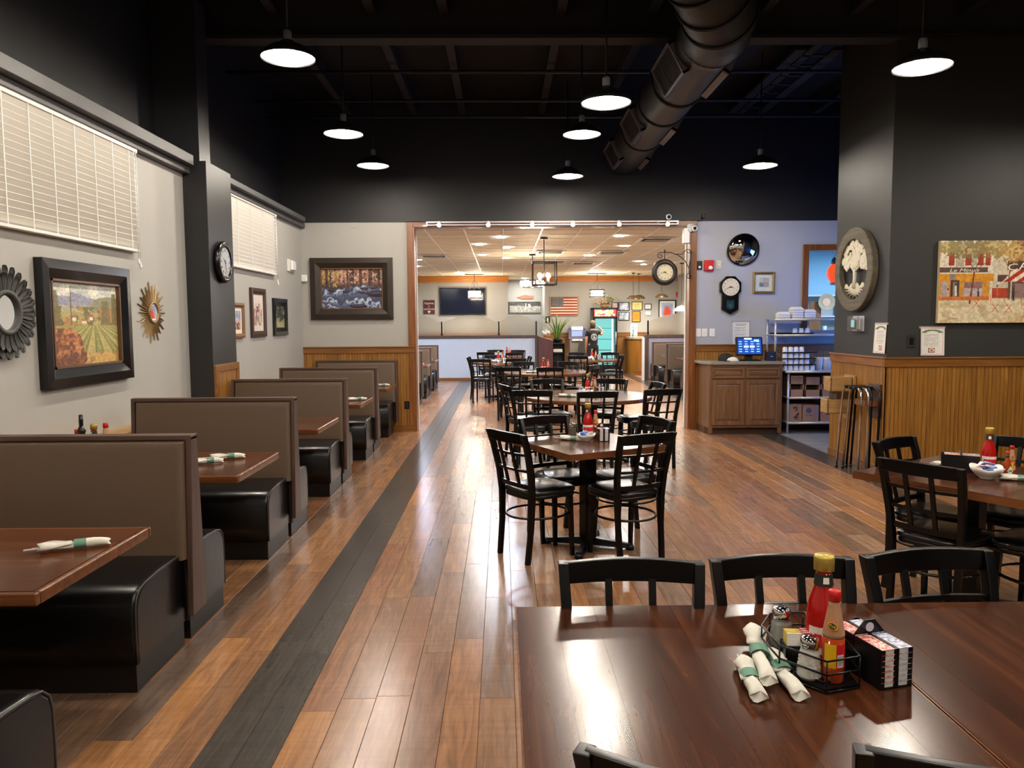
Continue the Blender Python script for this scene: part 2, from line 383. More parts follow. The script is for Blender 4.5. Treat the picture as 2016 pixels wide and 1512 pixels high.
# column on the left wall
c = struct(MB().box(-3.2, -2.72, 7.27, 7.92, 0, 3.12).build('column_left', mat('column_black', '#212123', .42, var=.08), bevel=.005))
MB().box(-3.2, -2.80, 7.33, 7.60, 3.12, 4.6).build('steel_post', mat('steel_post', '#2a2a2e', .4), c)
p = MB()
for y0, y1, z0, z1 in ((7.27, 7.92, 1.16, 1.23), (7.27, 7.35, 0, 1.16), (7.84, 7.92, 0, 1.16), (7.35, 7.84, .1, .2)): p.box(-2.72, -2.695, y0, y1, z0, z1)
p.build('panel_frame', HONEYH, c, bevel=.004)
MB().box(-2.72, -2.705, 7.35, 7.84, .2, 1.16).build('panel', HONEY, c)
# wood ledge along the left wall behind the booths
for n, (y0, y1) in enumerate(((-3.2, 7.27), (7.92, BACK_Y))):
    lb = struct(MB().box(LWX, -2.78, y0, y1, 0, .80).build('trim_%d' % (4 + n), HONEY)); MB().box(LWX, -2.75, y0, y1, .80, .83).build('ledge_top', wood('ledge_wood', '#a0733f', '#c79a60', 1, .4), lb, bevel=.004)
# beadboard wainscot: board strips are under ten pixels wide, so one joined part each
def wainscot(name, axis, p, s, u0, u1, z1=1.235, pitch=.042, rail=.1, base=.09, ends=True):
    root = MB(); d = .018 * s
    def slab(a0, a1, q0, q1, z0, zz):
        q0, q1 = sorted((q0, q1))
        if axis == 'y': root.box(a0, a1, q0, q1, z0, zz)
        else: root.box(q0, q1, a0, a1, z0, zz)
    slab(u0, u1, p, p + d * .4, 0, z1 - .01)
    o = struct(root.build(name, mat('groove_brown', '#4a2c0c', .6)))
    root = MB(); n = max(1, int((u1 - u0) / pitch)); w = (u1 - u0) / n
    for i in range(n): slab(u0 + i * w + .002, u0 + (i + 1) * w - .002, p + d * .3, p + d, base, z1 - rail)
    stuff(root.build('beadboard', HONEY, o))
    root = MB(); slab(u0, u1, p, p + d * 1.9, z1 - rail, z1 - .018); slab(u0, u1, p, p + d * 2.6, z1 - .018, z1); root.build('chair_rail', HONEYH if axis == 'y' else wood('honey_wood_y', '#653c14', '#96622c', 1, .35, .15, 1., '#8c5620'), o, bevel=.003)
    root = MB(); slab(u0, u1, p, p + d * 1.7, 0, base); root.build('base_board', HONEYH, o, bevel=.003)
    return o
wainscot('trim_6', 'y', BACK_Y, -1, LWX, -1.30, 1.27)
wainscot('trim_7', 'y', BACK_Y, -1, 2.89, 6.2, 1.27)
wainscot('trim_8', 'y', 7.88, -1, 3.93, 6.2, 1.235)
wainscot('trim_9', 'x', 3.965, -1, 7.86, 9.17, 1.235)
# casing of the big opening
jam = MB(); jam.box(-1.385, -1.30, BACK_Y - .03, BACK_Y, 0, 3.09); jam.box(-1.30, -1.275, BACK_Y - .03, BACK_Y + .18, 0, 3.03)
struct(jam.build('trim_10', CASING, bevel=.003))
jam = MB(); jam.box(2.80, 2.885, BACK_Y - .03, BACK_Y, 0, 3.09); jam.box(2.775, 2.80, BACK_Y - .03, BACK_Y + .18, 0, 3.03)
struct(jam.build('trim_11', CASING, bevel=.003))
struct(MB().box(-1.30, 2.80, BACK_Y - .03, BACK_Y, 3.01, 3.09).box(-1.275, 2.775, BACK_Y, BACK_Y + .18, 3.01, 3.04).build('trim_12', wood('casing_across', '#5e3517', '#94592a', 0, .35, .15, 1., '#7a4820'), bevel=.003))
struct(MB().box(-1.275, -1.262, BACK_Y + .15, BACK_Y + .2, 0, 3.0).build('trim_13', WHITEP)); struct(MB().box(2.762, 2.775, BACK_Y + .15, BACK_Y + .2, 0, 3.0).build('trim_14', WHITEP))
# pass-through window to the bar
wn = MB()
for x0, x1, z0, z1 in ((4.465, 4.55, 1.47, 2.65), (5.5, 5.585, 1.47, 2.65), (4.465, 5.585, 2.65, 2.735)): wn.box(x0, x1, BACK_Y - .03, BACK_Y + .02, z0, z1)
struct(wn.build('window_3', CASING, bevel=.004))
# ------------------------------------------------------------------ far dining room
FARW = mat('far_wall_paint', '#a5a39d', .6, var=.03)
wall('wall_far_left', 'x', -3.1, -.15, BACK_Y + .15, 24.3, 0, FAR_CEIL, FARW)
wall('wall_far_back_left', 'y', 24.3, .15, -3.25, .2, 0, FAR_CEIL, FARW)
wall('wall_far_recess_left', 'x', .2, -.1, 24.45, 26.5, 0, FAR_CEIL, FARW)
wall('wall_far_recess', 'y', 26.5, .15, .1, 1.5, 0, FAR_CEIL, FARW)
wall('wall_far_recess_right', 'x', 1.38, .1, 24.75, 26.5, 0, FAR_CEIL, FARW)
wall('wall_far_back_right', 'y', 24.6, .15, 1.38, 5.75, 0, FAR_CEIL, FARW)
wall('wall_far_right', 'x', 5.6, .15, 16.0, 24.6, 0, FAR_CEIL, FARW)
wall('wall_partition', 'x', 4.3, -.1, BACK_Y + .15, 16.0, 0, FAR_CEIL, FARW)
wall('wall_partition_end', 'y', 16.0, .1, 4.2, 8.1, 0, FAR_CEIL, mat('sky_blue_paint', '#8fc3e0', .6, var=.03))
wall('wall_bar_right', 'x', 8.0, .15, BACK_Y + .15, 16.0, 0, FAR_CEIL, MATS['sky_blue_paint'])
wall('wall_bar_inner', 'x', 4.302, .02, BACK_Y + .15, 16.0, 0, FAR_CEIL, MATS['sky_blue_paint'])
BEAMW = wood('orange_beam', '#9c5a1c', '#c98236', 0, .4, .1, 1., '#b56f28')
struct(MB().box(-3.1, .22, 24.24, 24.3, 2.86, 3.05).build('trim_15', BEAMW)); struct(MB().box(1.36, 5.6, 24.54, 24.6, 2.88, 3.05).build('trim_16', BEAMW))
wainscot('trim_17', 'y', 24.6, -1, 1.38, 5.6, 1.27, rail=.14); wainscot('trim_18', 'y', 24.3, -1, -3.1, .2, 1.27, rail=.14)
FC = struct(MB().box(-3.3, 5.8, BACK_Y + .12, 26.7, FAR_CEIL + .02, FAR_CEIL + .15).box(5.8, 8.2, BACK_Y + .12, 16.2, FAR_CEIL + .02, FAR_CEIL + .15).build('ceiling_far', mat('tile_grid', '#dcd8cc', .5)))
CT = mat('ceiling_tile', '#dccbae', .75, var=.06, vs=30)
tb = MB(); tb.box(.008, .602, .008, .602, 0, .02); tme = None; cnt = 0; rest = MB()
for k in range(25):
    for i in range(14):
        x, y = -3.02 + .61 * i, 11.62 + .61 * k
        v = [in_view(x + .3, y + .3, 3.06)]
        if v[0] and 790 < v[0][0] < 1400 and cnt < 290:
            if tme is None: o = tb.build('ceiling_tile', CT, FC); tme = o.data
            else: o = put('ceiling_tile', tme, None, FC)
            o.location = (x, y, FAR_CEIL); cnt += 1
        else: rest.box(x + .008, x + .602, y + .008, y + .602, FAR_CEIL, FAR_CEIL + .02)
GB_ = mat('grid_white', '#f2efe6', .4)
for i in range(15): MB().box(-3.032 + .61 * i, -3.008 + .61 * i, 11.62, 26.6, FAR_CEIL - .008, FAR_CEIL + .01).build('grid_bar', GB_, FC)
for k in range(25): MB().box(-3.1, 5.7, 11.608 + .61 * k, 11.632 + .61 * k, FAR_CEIL - .007, FAR_CEIL + .01).build('grid_bar', GB_, FC)
stuff(rest.build('ceiling_tiles_aside', CT, FC))
# half walls with frosted arched glass
FROST = mat('frosted_glass', '#f4efe6', .32, trans=.97, var=0, ior=1.2)
PALE = mat('half_wall_paint', '#b9c4d6', .6, var=.03)
def half_wall(name, x0, x1, y, posts, panels, m):
    o = struct(MB().box(x0, x1, y, y + .14, 0, 1.18).build(name, m))
    MB().box(x0, x1, y - .03, y + .17, 1.17, 1.25).build('cap', DKWOOD, o, bevel=.004); MB().box(x0, x1, y - .015, y, 0, .07).build('base_board', HONEYH, o)
    for x in posts: MB().box(x - .02, x + .02, y + .04, y + .09, 1.25, 1.64).build('post', BLACKM, o)
    for a, c in panels:
        top = [(c + (a - c) * t, 1.62 + .2 * math.sin(PI * t)) for t in [k / 12 for k in range(13)]]
        MB().prism([(a, 1.25), (c, 1.25)] + top, y + .06, y + .07, 'xz').build('glass', FROST, o)
    return o
hw = half_wall('wall_half_left', -3.1, .94, 21.5, (-1.68, -.085, .96), ((-3.05, -1.72), (-1.64, -.12), (-.05, .93)), PALE)
MB().box(.92, 1.0, 21.46, 21.68, 0, 1.25).build('end_post', DKWOOD, hw)
hw = half_wall('wall_half_right', 3.98, 5.6, 21.0, (4.0,), ((4.04, 5.55),), mat('mauve_paint', '#8c8494', .6))
MB().box(3.9, 4.0, 20.95, 21.2, 0, 1.25).build('end_post', DKWOOD, hw); MB().box(3.86, 3.9, 21.0, 21.2, 0, 1.18).build('end_cap', WHITEP, hw)

# ------------------------------------------------------------------ lamps
SHADE = mat('black_shade', '#101012', .35, var=.05)
def make_pendant():
    t = thing('pendant_lamp', '', 'lamp', group='black dome pendant lamps')
    MB().lathe([(.205, 0), (.208, .012), (.185, .045), (.13, .085), (.06, .115), (.045, .13), (.04, .13), (.055, .105), (.12, .075), (.175, .038), (.198, .012), (.2, .004)], 28, caps=False).build('shade', SHADE, t)
    MB().lathe([(.198, .01), (.172, .038), (.12, .07), (.055, .095), (.001, .097)], 28, caps=False).build('reflector', mat('white_enamel', '#f4f2ec', .4, var=.01), t)
    MB().sphere((0, 0, .03), (.062, .062, .055), 16, 8).build('bulb', LAMP, t)
    MB().lathe([(.03, .128), (.032, .2), (.022, .21)], 14).build('socket', mat('socket_grey', '#6d6d70', .4), t)
    return t
PEND = make_pendant()
LAMPS = [(-1.614, 6.06, 3.63, 'pendant lamp hanging nearest over the left row of booths'), (-1.646, 8.27, 3.59, 'pendant lamp hanging second over the row of booths'), (-1.636, 10.07, 3.62, 'pendant lamp hanging over the booths closest to the back wall'),
         (.862, 6.42, 3.39, 'largest of three pendant lamps hanging in line beside the round duct'), (.874, 8.45, 3.62, 'middle one of three pendant lamps in line beside the round duct'), (.884, 10.35, 3.53, 'smallest-looking pendant lamp over the opening beside the duct end'),
         (3.172, 9.55, 3.50, 'pendant lamp hanging over the oak register cabinet'), (3.096, 5.77, 3.46, 'pendant lamp hanging in front of the charcoal column'),
         (5.85, 6.5, 3.46, ''), (-1.6, 3.7, 3.6, ''), (.9, 3.9, 3.6, ''), (3.1, 3.4, 3.5, ''), (-1.6, 1.2, 3.6, ''), (.9, 1.4, 3.6, ''), (3.1, 1.0, 3.5, ''), (-1.6, -1.2, 3.6, ''), (1.6, -1.2, 3.6, ''), (5.3, 3.0, 3.5, ''), (5.2, .2, 3.5, '')]
for n, (x, y, z, lb) in enumerate(LAMPS):
    lb = ('black dome ' + lb) if lb else 'black dome pendant lamp hanging out of the frame above the camera side'
    if lb.endswith('side'): lb = 'black dome pendant lamp out of the frame, ' + ['over the charcoal wall table', 'left of the camera ahead', 'straight above the front', 'right of the front table', 'left beside the camera', 'directly over the camera', 'right beside the camera', 'behind the camera at left', 'behind the camera in middle', 'near the right wall ahead', 'near the right wall behind'][n - 8]
    if n == 0: o = PEND; o.location = (x, y, z); o['label'] = lb
    else: o = dup(PEND, (x, y, z), 0, lb)
    MB().cyl((0, 0, .2), (0, 0, 4.66 - z if n % 2 else CEIL_Z - z), .008, n=6).build('stem', SHADE, o)
# ------------------------------------------------------------------ dining chairs
def arc(x0, x1, y0, bow, z, n=9):
    return [(x0 + (x1 - x0) * t, y0 - bow * math.sin(PI * t), z) for t in [k / (n - 1) for k in range(n)]]
def make_chair():
    """origin on the floor under the middle of the top rail; the sitter faces +y"""
    t = thing('dining_chair', '', 'chair')
    for s in (-1, 1):
        # rear post and leg in one flowing piece, as a flat bar
        path = [(.165, .06, 0), (.172, .085, .25), (.178, .09, .45), (.188, .075, .6), (.2, .035, .78), (.207, 0, .885)]
        rg = []
        for x, y, z in path:
            w = .016; d = .021 if z > .4 else .017
            rg.append([(s * x - w, y - d, z), (s * x + w, y - d, z), (s * x + w, y + d, z), (s * x - w, y + d, z)])
        MB().loft(rg, True, False).build('leg', BLACKM, t, bevel=.004)
        MB().hexa([(s * .17 - .013, .44 - .013, 0), (s * .17 + .013, .44 - .013, 0), (s * .17 + .013, .44 + .013, 0), (s * .17 - .013, .44 + .013, 0)],
                  [(s * .165 - .017, .42 - .017, .445), (s * .165 + .017, .42 - .017, .445), (s * .165 + .017, .42 + .017, .445), (s * .165 - .017, .42 + .017, .445)]).build('leg', BLACKM, t, bevel=.003)
    def rail(zc, h, d, x, y, bow, crown=0, n=9):
        rg = []
        for k in range(n):
            u = k / (n - 1); xx = -x + 2 * x * u; yy = y - bow * math.sin(PI * u); c = crown * math.sin(PI * u)
            rg.append([(xx, yy - d / 2, zc - h / 2), (xx, yy + d / 2, zc - h / 2), (xx, yy + d / 2 - .003, zc + h / 2 + c), (xx, yy - d / 2 - .003, zc + h / 2 + c)])
        return rg
    MB().loft(rail(.853, .066, .024, .207, .008, .03, .006), True, False).build('top_rail', BLACKM, t, bevel=.004)
    for z, y in ((.742, .045), (.63, .068)):
        MB().loft(rail(z, .017, .016, .195, y, .028), True, False).build('cross_rail', BLACKM, t)
    MB().loft(rail(.522, .03, .018, .184, .085, .02), True, False).build('bottom_rail', BLACKM, t)
    for x in (-.064, .064):
        MB().hexa([(x - .011, .06, .52), (x + .011, .06, .52), (x + .011, .075, .52), (x - .011, .075, .52)], [(x * 1.05 - .011, -.02, .83), (x * 1.05 + .011, -.02, .83), (x * 1.05 + .011, -.005, .83), (x * 1.05 - .011, -.005, .83)]).build('back_bar', BLACKM, t)
    # seat: rounded trapezoid, soft pad over a thin frame
    def outline(g, z):
        pts = []
        for k in range(28):
            a = 2 * PI * k / 28; c, s_ = math.cos(a), math.sin(a)
            ex = .5
            x = (abs(c) ** ex) * (1 if c > 0 else -1); y = (abs(s_) ** ex) * (1 if s_ > 0 else -1)
            wx = .20 + .018 * y
            pts.append((x * (wx + g), .275 + y * (.205 + g) + (.012 * (1 - x * x) if y > 0 else -.0), z))
        return pts
    MB().loft([outline(-.012, .428), outline(-.004, .43), outline(-.004, .452), outline(-.01, .456)]).build('seat_frame', BLACKM, t)
    MB().loft([outline(-.004, .455), outline(.002, .465), outline(.0, .48), outline(-.02, .493), outline(-.07, .50), outline(-.13, .503), outline(-.185, .504)]).build('seat', BLACKV, t)
    ring = [(.205 * math.cos(a), .262 + .222 * math.sin(a), .3) for a in [2 * PI * k / 32 for k in range(32)]]
    MB().tube(ring, .0085, 6, closed=True).build('ring_stretcher', BLACKM, t)
    return t
CHAIR = make_chair(); used_chair = [False]
def chair(x, y, rz, label, group):
    if not used_chair[0]:
        used_chair[0] = True; o = CHAIR; o.location = (x, y, 0); o.rotation_euler = (0, 0, R(rz)); o['label'] = label; o['group'] = group; return o
    return dup(CHAIR, (x, y, 0), rz, label, group)
B = 'black lattice-back dining chair '
G0, G1, G2, G3, G4, G5, G6, G7 = ('chairs at the big front table', 'chairs at the square centre table', 'chairs at the nearer round table', 'chairs at the farther round table', 'chairs at the far square table', 'chairs at the table before the half wall', 'chairs at the far right table', 'chairs at the table by the charcoal wall')
for x, y, rz, lb, g in [
    (.39, 2.30, 178, 'behind the big front table, at its left end', G0), (.86, 2.32, 181, 'behind the big front table, beyond the condiment rack', G0), (1.34, 2.37, 188, 'behind the big front table, nearest the side table', G0),
    (.323, 1.18, -26, 'pulled up to the near edge, cut off bottom, left of two', G0), (.815, 1.20, -17, 'pulled up to the near edge, cut off bottom, right of two', G0),
    (.02, 5.13, -56, 'seen from behind, on the aisle side of the square centre table', G1), (.95, 4.97, 25, 'with its back to us, right of the square centre table', G1),
    (.32, 5.93, 208, 'facing us behind the square centre table, left one', G1), (1.17, 5.78, 112, 'tucked in behind the right corner of the square centre table', G1),
    (.32, 8.21, -5, 'with its back to us, left front of the nearer round table', G2), (1.0, 8.02, 5, 'with its back to us, before the nearer round table', G2), (1.74, 8.25, 15, 'turned slightly, right front of the nearer round table', G2),
    (.02, 8.99, -75, 'side on at the aisle side of the nearer round table', G2), (.57, 9.83, 191, 'facing us behind the nearer round table, left one', G2), (1.40, 9.80, 150, 'facing us behind the nearer round table, right one', G2), (1.87, 9.15, 100, 'half hidden right of the nearer round table', G2),
    (.09, 12.5, -8, 'with its back to us, left front of the farther round table', G3), (.77, 12.35, -4, 'with its back to us, directly before the farther round table', G3), (.38, 14.15, 190, 'facing us behind the farther round table, left one', G3),
    (1.56, 12.95, 57, 'at the right of the farther round table, angled', G3), (1.22, 14.1, 147, 'facing us behind the farther round table, right one', G3), (-.1, 13.2, -85, 'side on at the left of the farther round table', G3),
    (-.71, 16.27, -95, 'standing leftmost of all, against the blue half wall view', G4), (-.44, 15.3, -12, 'with its back to us at the far square table', G4), (.28, 15.45, 20, 'with its back to us, right front of the far square table', G4), (-.2, 17.15, 180, 'facing us behind the far square table', G4), (.6, 16.4, 95, 'side on at the right of the far square table', G4),
    (-.4, 18.75, -9, 'front left at the table before the half wall', G5), (.3, 18.4, 8, 'front right at the table before the half wall', G5), (-.18, 20.35, 184, 'facing us at the table before the half wall, left one', G5), (.4, 20.1, 171, 'facing us at the table before the half wall, right one', G5),
    (1.62, 16.4, -18, 'with its back to us at the far right table', G6), (2.62, 16.75, 68, 'turned sideways at the right end of the far right table', G6), (1.78, 18.3, 170, 'facing us behind the far right table, left one', G6), (2.55, 18.2, 190, 'facing us behind the far right table, right one', G6),
    (2.14, 3.88, -56, 'in front of the table by the charcoal wall, back to us', G7), (2.42, 4.68, 214, 'tucked behind the table by the charcoal wall, facing us', G7), (3.24, 4.62, 122, 'on the wall side of the table by the charcoal wall', G7), (2.93, 3.60, 34, 'at the near right of the table by the charcoal wall', G7)]:
    chair(x, y, rz, B + lb, g)

# ------------------------------------------------------------------ tables
def pedestal(t, h=.72, reach=.36, rot=45, r=.045, square=True):
    (MB().box(-r, r, -r, r, .05, h) if square else MB().cyl((0, 0, .05), (0, 0, h), r)).build('pole', BLACKM, t, bevel=.004)
    for k in range(4):
        a = R(rot + 90 * k); m = MB(); m.M = Matrix.Rotation(a, 4, 'Z')
        m.hexa([(0, -.03, .02), (reach - .03, -.025, .012), (reach - .03, .025, .012), (0, .03, .02)], [(0, -.022, .075), (reach - .03, -.018, .042), (reach - .03, .018, .042), (0, .022, .075)])
        m.cyl((reach - .03, 0, 0), (reach - .03, 0, .035), .032, .026, 10)
        m.build('foot', BLACKM, t)
    MB().box(-.2, .2, -.2, .2, h, h + .012).build('top_plate', BLACKM, t)
def square_table(w, d, x, y, rz, label, n=6, z=.76, axis=1, ped=None):
    """solid wood top of edge-glued boards"""
    t = thing('dining_table', label, 'table', (x, y, 0), rz, 'square wooden tables')
    e = .004; bw = (w - 2 * e) / n
    for i in range(n):
        x0 = -w / 2 + e + i * bw
        MB().box(x0 + .0003, x0 + bw - .0003, -d / 2 + e, d / 2 - e, z - .035, z + random.uniform(-.0003, .0003)).build('board', CHERRY, t)
    m = MB(); m.box(-w / 2, w / 2, -d / 2, -d / 2 + e, z - .042, z - .0015); m.box(-w / 2, w / 2, d / 2 - e, d / 2, z - .042, z - .0015); m.box(-w / 2, -w / 2 + e, -d / 2 + e, d / 2 - e, z - .042, z - .0015); m.box(w / 2 - e, w / 2, -d / 2 + e, d / 2 - e, z - .042, z - .0015)
    m.build('edge_band', CHEDGE, t)
    pedestal(t, z - .05, ped or min(w, d) * .42)
    return t
square_table(.93, .90, .5, 1.82, 0, 'large glossy dark wooden table in front holding the condiment rack', 8)
square_table(.93, .90, 1.435, 1.82, 0, 'glossy dark wooden table joined on the right of the front one', 8)
square_table(.80, .80, .61, 5.45, 27, 'square wooden table in the centre set cornerwise with four chairs', 6)
square_table(.90, .90, 2.62, 4.17, -58, 'square wooden table cut by the right edge near charcoal wall', 7)
square_table(.9, .9, -.02, 16.3, 30, 'small far table nearest the blue half wall aisle', 6)
square_table(.9, .9, .1, 19.4, 0, 'farthest table standing right before the pale half wall', 6)
square_table(1.1, .9, 2.1, 17.35, 0, 'far right table before the lit cooler and the person', 6)
def round_table(x, y, r, label):
    t = thing('round_table', label, 'table', (x, y, 0), 20, 'round wooden tables'); z = .76
    n = 10
    for i in range(n):
        u0, u1 = -1 + 2 * i / n, -1 + 2 * (i + 1) / n
        rr_ = r - .03; pts = []
        us = [u0 + (u1 - u0) * k / 4 for k in range(5)]
        top = [(u * rr_, math.sqrt(max(0, 1 - u * u)) * rr_) for u in us]; bot = [(a, -b_) for a, b_ in reversed(top)]
        pts = bot + top if i else bot[:-1] + top
        if i == n - 1: pts = bot[1:] + top
        MB().prism(pts[::-1], z - .035, z, 'xy').build('board', CHERRY, t)
    MB().lathe([(r - .03, z - .042), (r, z - .042), (r + .004, z - .02), (r, z), (r - .03, z)], 48, caps=False, smooth=False).build('edge_band', CHEDGE, t)
    pedestal(t, z - .05, .5, r=.055)
    return t
round_table(1.0, 8.95, .74, 'large round wooden table behind the square centre table')
round_table(.75, 13.25, .74, 'large round wooden table just inside the far dining room')

# ------------------------------------------------------------------ booths
def upholstered(x0, x1, y, z0, z1, d, name, m, t):
    """cushioned panel facing -y (d<0) or +y"""
    rows = []
    def ring(g, yy): return [(x0 + g, yy, z0 + g), (x1 - g, yy, z0 + g), (x1 - g, yy, z1 - g), (x0 + g, yy, z1 - g)]
    b = MB().loft([ring(0, y), ring(0, y + d * .35), ring(.012, y + d * .8), ring(.04, y + d)], True, True)
    return b.build(name, m, t, bevel=.006)
def seat_block(x0, x1, yb, yf, t, z0=.13, z1=.475):
    """bench from the backrest at yb to the front at yf: rounded front edge, ends with piping"""
    s = 1 if yf > yb else -1; dpt = abs(yf - yb)
    prof = [(0, z0), (dpt, z0), (dpt + .004, z0 + .12), (dpt, z1 - .09), (dpt - .015, z1 - .045), (dpt - .05, z1 - .015), (dpt - .11, z1 - .002), (dpt * .5, z1 + .008), (.03, z1 + .004), (0, z1 - .01)]
    xs = [x0, x0 + .02, x1 - .02, x1 - .006, x1]; sc = [1, 1, 1, .985, .955]
    rg = []
    for x, k in zip(xs, sc):
        rg.append([(x, yb + s * u * k, z0 + (z - z0) * k) for u, z in prof])
    b = MB().loft(rg, True, True).build('seat', BLACKV, t, bevel=0)
    MB().tube([(x1 - .004, yb + s * u * .985, z0 + (z - z0) * .985) for u, z in prof[1:]], .005, 6).build('piping', PIPING, t)
    y0, y1 = sorted((yb, yf - s * .012)); MB().box(x0, x1 - .012, y0, y1, 0, z0).build('base', mat('booth_base', '#161514', .4), t, bevel=.003)
BX0, BX1 = -2.74, -1.56
def booth(py, label, front=True, back=True, x0=BX0, x1=BX1, flip=False, loc=(0, 0, 0), wallside=False):
    t = thing('booth', label, 'booth', (0, py, 0), 0, 'booths along the left wall' if not flip else 'booths along the far right wall')
    t.location.x = loc[0]
    th = .05
    # core and end boards: narrow at the top, splayed towards the seat
    MB().box(x0 + .02, x1 - .03, .012, .012 + th, .12, 1.045).build('core', mat('booth_core', '#3a302a', .6), t)
    for x in ((x1, x0) if flip else (x0, x1)):
        xa, xb = x - .014, x + .014
        y0b, y0t, y1t, y1b = -.05 if front else .0, .0, .075, .125 if back else .08
        MB().hexa([(xa, y0b, .17), (xb, y0b, .17), (xb, y1b, .17), (xa, y1b, .17)], [(xa, y0t, 1.06), (xb, y0t, 1.06), (xb, y1t, 1.06), (xa, y1t, 1.06)]).build('end_board', DKWOOD, t, bevel=.003)
    MB().box(x0 - .014, x1 + .014, 0, .075, 1.045, 1.07).build('top_cap', wood('dark_brown_wood_across', '#3a2a24', '#5f473d', 0, .45, .05, 1., '#4c3830'), t, bevel=.003)
    def slope(yt, yb, nm):
        d = 1 if yb > yt else -1
        def ring(g, e):
            return [(x0 + .016 + g, yb + e * d, .45), (x1 - .016 - g, yb + e * d, .45), (x1 - .016 - g, yt + e * d, 1.043 - g), (x0 + .016 + g, yt + e * d, 1.043 - g)]
        MB().loft([ring(0, -.03), ring(0, .0), ring(.012, .018), ring(.045, .026)], True, True).build(nm, BROWNV, t, bevel=.004)
    sx1 = x1 - .045 if not flip else x1
    if front:
        slope(.0 + .012, -.035, 'backrest')
        seat_block(x0, x1 - .045, .0, -.52, t) if not flip else seat_flip(x0 + .045, x1, .0, -.52, t)
    if back:
        slope(.063, .11, 'backrest')
        seat_block(x0, x1 - .045, .075, .56, t) if not flip else seat_flip(x0 + .045, x1, .075, .56, t)
    return t
def seat_flip(x0, x1, yb, yf, t):
    had = {c.name for c in t.children}; seat_block(-x1, -x0, yb, yf, t)
    for c in [c for c in t.children if c.name not in had]:
        for v in c.data.vertices: v.co.x = -v.co.x
        c.data.flip_normals()
ords = ['nearest full brown-backed booth with black seats at left edge', 'second brown-backed booth from us, black seats, left wall', 'third brown-backed booth, beside the black wall column', 'fourth brown-backed booth, beneath the three small pictures', 'last brown-backed booth, against the wainscot under river picture']
booth(1.88, 'black booth seat end cut off at the bottom left corner', x1=-1.425)
for k in range(5): booth(3.80 + 1.905 * k if k < 4 else 11.335, ords[k], back=k < 4, x0=-2.665 if k == 2 else BX0)
fl = [14.95, 16.85, 18.7]
for k, y in enumerate(fl): booth(y, 'brown booth beyond the opening at left, ' + ['nearest of three', 'middle of three', 'farthest, against blue half wall'][k])
for k, y in enumerate([16.75, 18.5, 20.25]): booth(y, 'brown booth along the far right side, ' + ['nearest of three', 'middle of three', 'farthest, beside the end post'][k], x0=3.98, x1=5.3, flip=True)
def booth_table(y, label, x0=-2.75, x1=-1.51, flip=False):
    t = thing('booth_table', label, 'table', (0, y, 0), 0, 'wall-side booth tables'); z = .755
    w = .44 if abs(y) < 30 else .4; e = .024; d = .41
    n = 5; bw = (2 * d - 2 * e) / n
    for i in range(n): MB().box(x0, x1 - e, -d + e + i * bw + .0004, -d + e + (i + 1) * bw - .0004, z - .035, z).build('board', CHERRYX, t)
    m = MB(); m.box(x0, x1, -d, -d + e, z - .045, z); m.box(x0, x1, d - e, d, z - .045, z); m.box(x1 - e, x1, -d + e, d - e, z - .045, z)
    m.build('edge_band', CHEDGE, t, bevel=.007)
    q = -2.06 if not flip else 4.4
    m = MB(); m.cyl((q, 0, .03), (q, 0, z - .04), .04); m.build('pole', BLACKM, t)
    for k in range(2):
        a = R(90 * k + 0); mm = MB()
        for s in (-1, 1):
            dx, dy = s * .3 * math.cos(a), s * .3 * math.sin(a)
            mm.tube([(q, 0, .05), (q + dx * .6, dy * .6, .04), (q + dx, dy, .022)], [.035, .03, .026], 8)
        mm.build('foot', BLACKM, t)
    return t
tl = ['at the left edge holding one napkin roll', 'holding two napkin rolls and the condiment bottles', 'bare, between the second and third booth', 'between the third and fourth booth, with napkin roll', 'farthest of the row, with a pale napkin roll']
for k in range(5): booth_table(2.85 + 1.905 * k, 'wooden booth table ' + tl[k], x0=-2.70 if k in (2, 3) else -2.75)
booth_table(15.9, 'wooden booth table at far left, nearer of two'); booth_table(17.8, 'wooden booth table at far left, farther of two')
for k, y in enumerate([17.62, 19.38]): booth_table(y, 'wooden booth table at the far right, ' + ['nearer of two', 'farther of two'][k], 4.05, 5.3, True)
# ------------------------------------------------------------------ far dining room: lights
def FX(px, y): return (px - 988) / 1514 * y
def FZ(py, y): return 1.62 + (634 - py) / 1514 * y
def make_downlight(m):
    t = thing('ceiling_downlight', '', 'light', group='round recessed ceiling lights')
    MB().lathe([(.075, 0), (.1, 0), (.1, -.008), (.075, -.004)], 20, caps=False).build('trim_ring', WHITEP, t)
    MB().lathe([(.001, -.002), (.076, -.002)], 20, caps=False, smooth=False).build('lens', m, t, fix=False)
    return t
DL = make_downlight(LAMPD); DC = make_downlight(LAMPC)
spots = [(0, 13.2), (.1, 15.0), (.1, 17.5), (-1.9, 17.8), (-2.2, 19.9), (2.0, 13.1), (2.35, 14.8), (1.9, 16.9), (3.6, 19.6), (-.4, 14.4), (-.4, 16.6), (3.3, 18.6), (2.6, 22.0), (-1.2, 22.4), (4.6, 22.2), (.75, 25.6), (-2.2, 13.6), (3.4, 13.6), (-2.3, 16.0), (4.9, 18.0)]  # the lamp in the back recess is added to brighten its wall
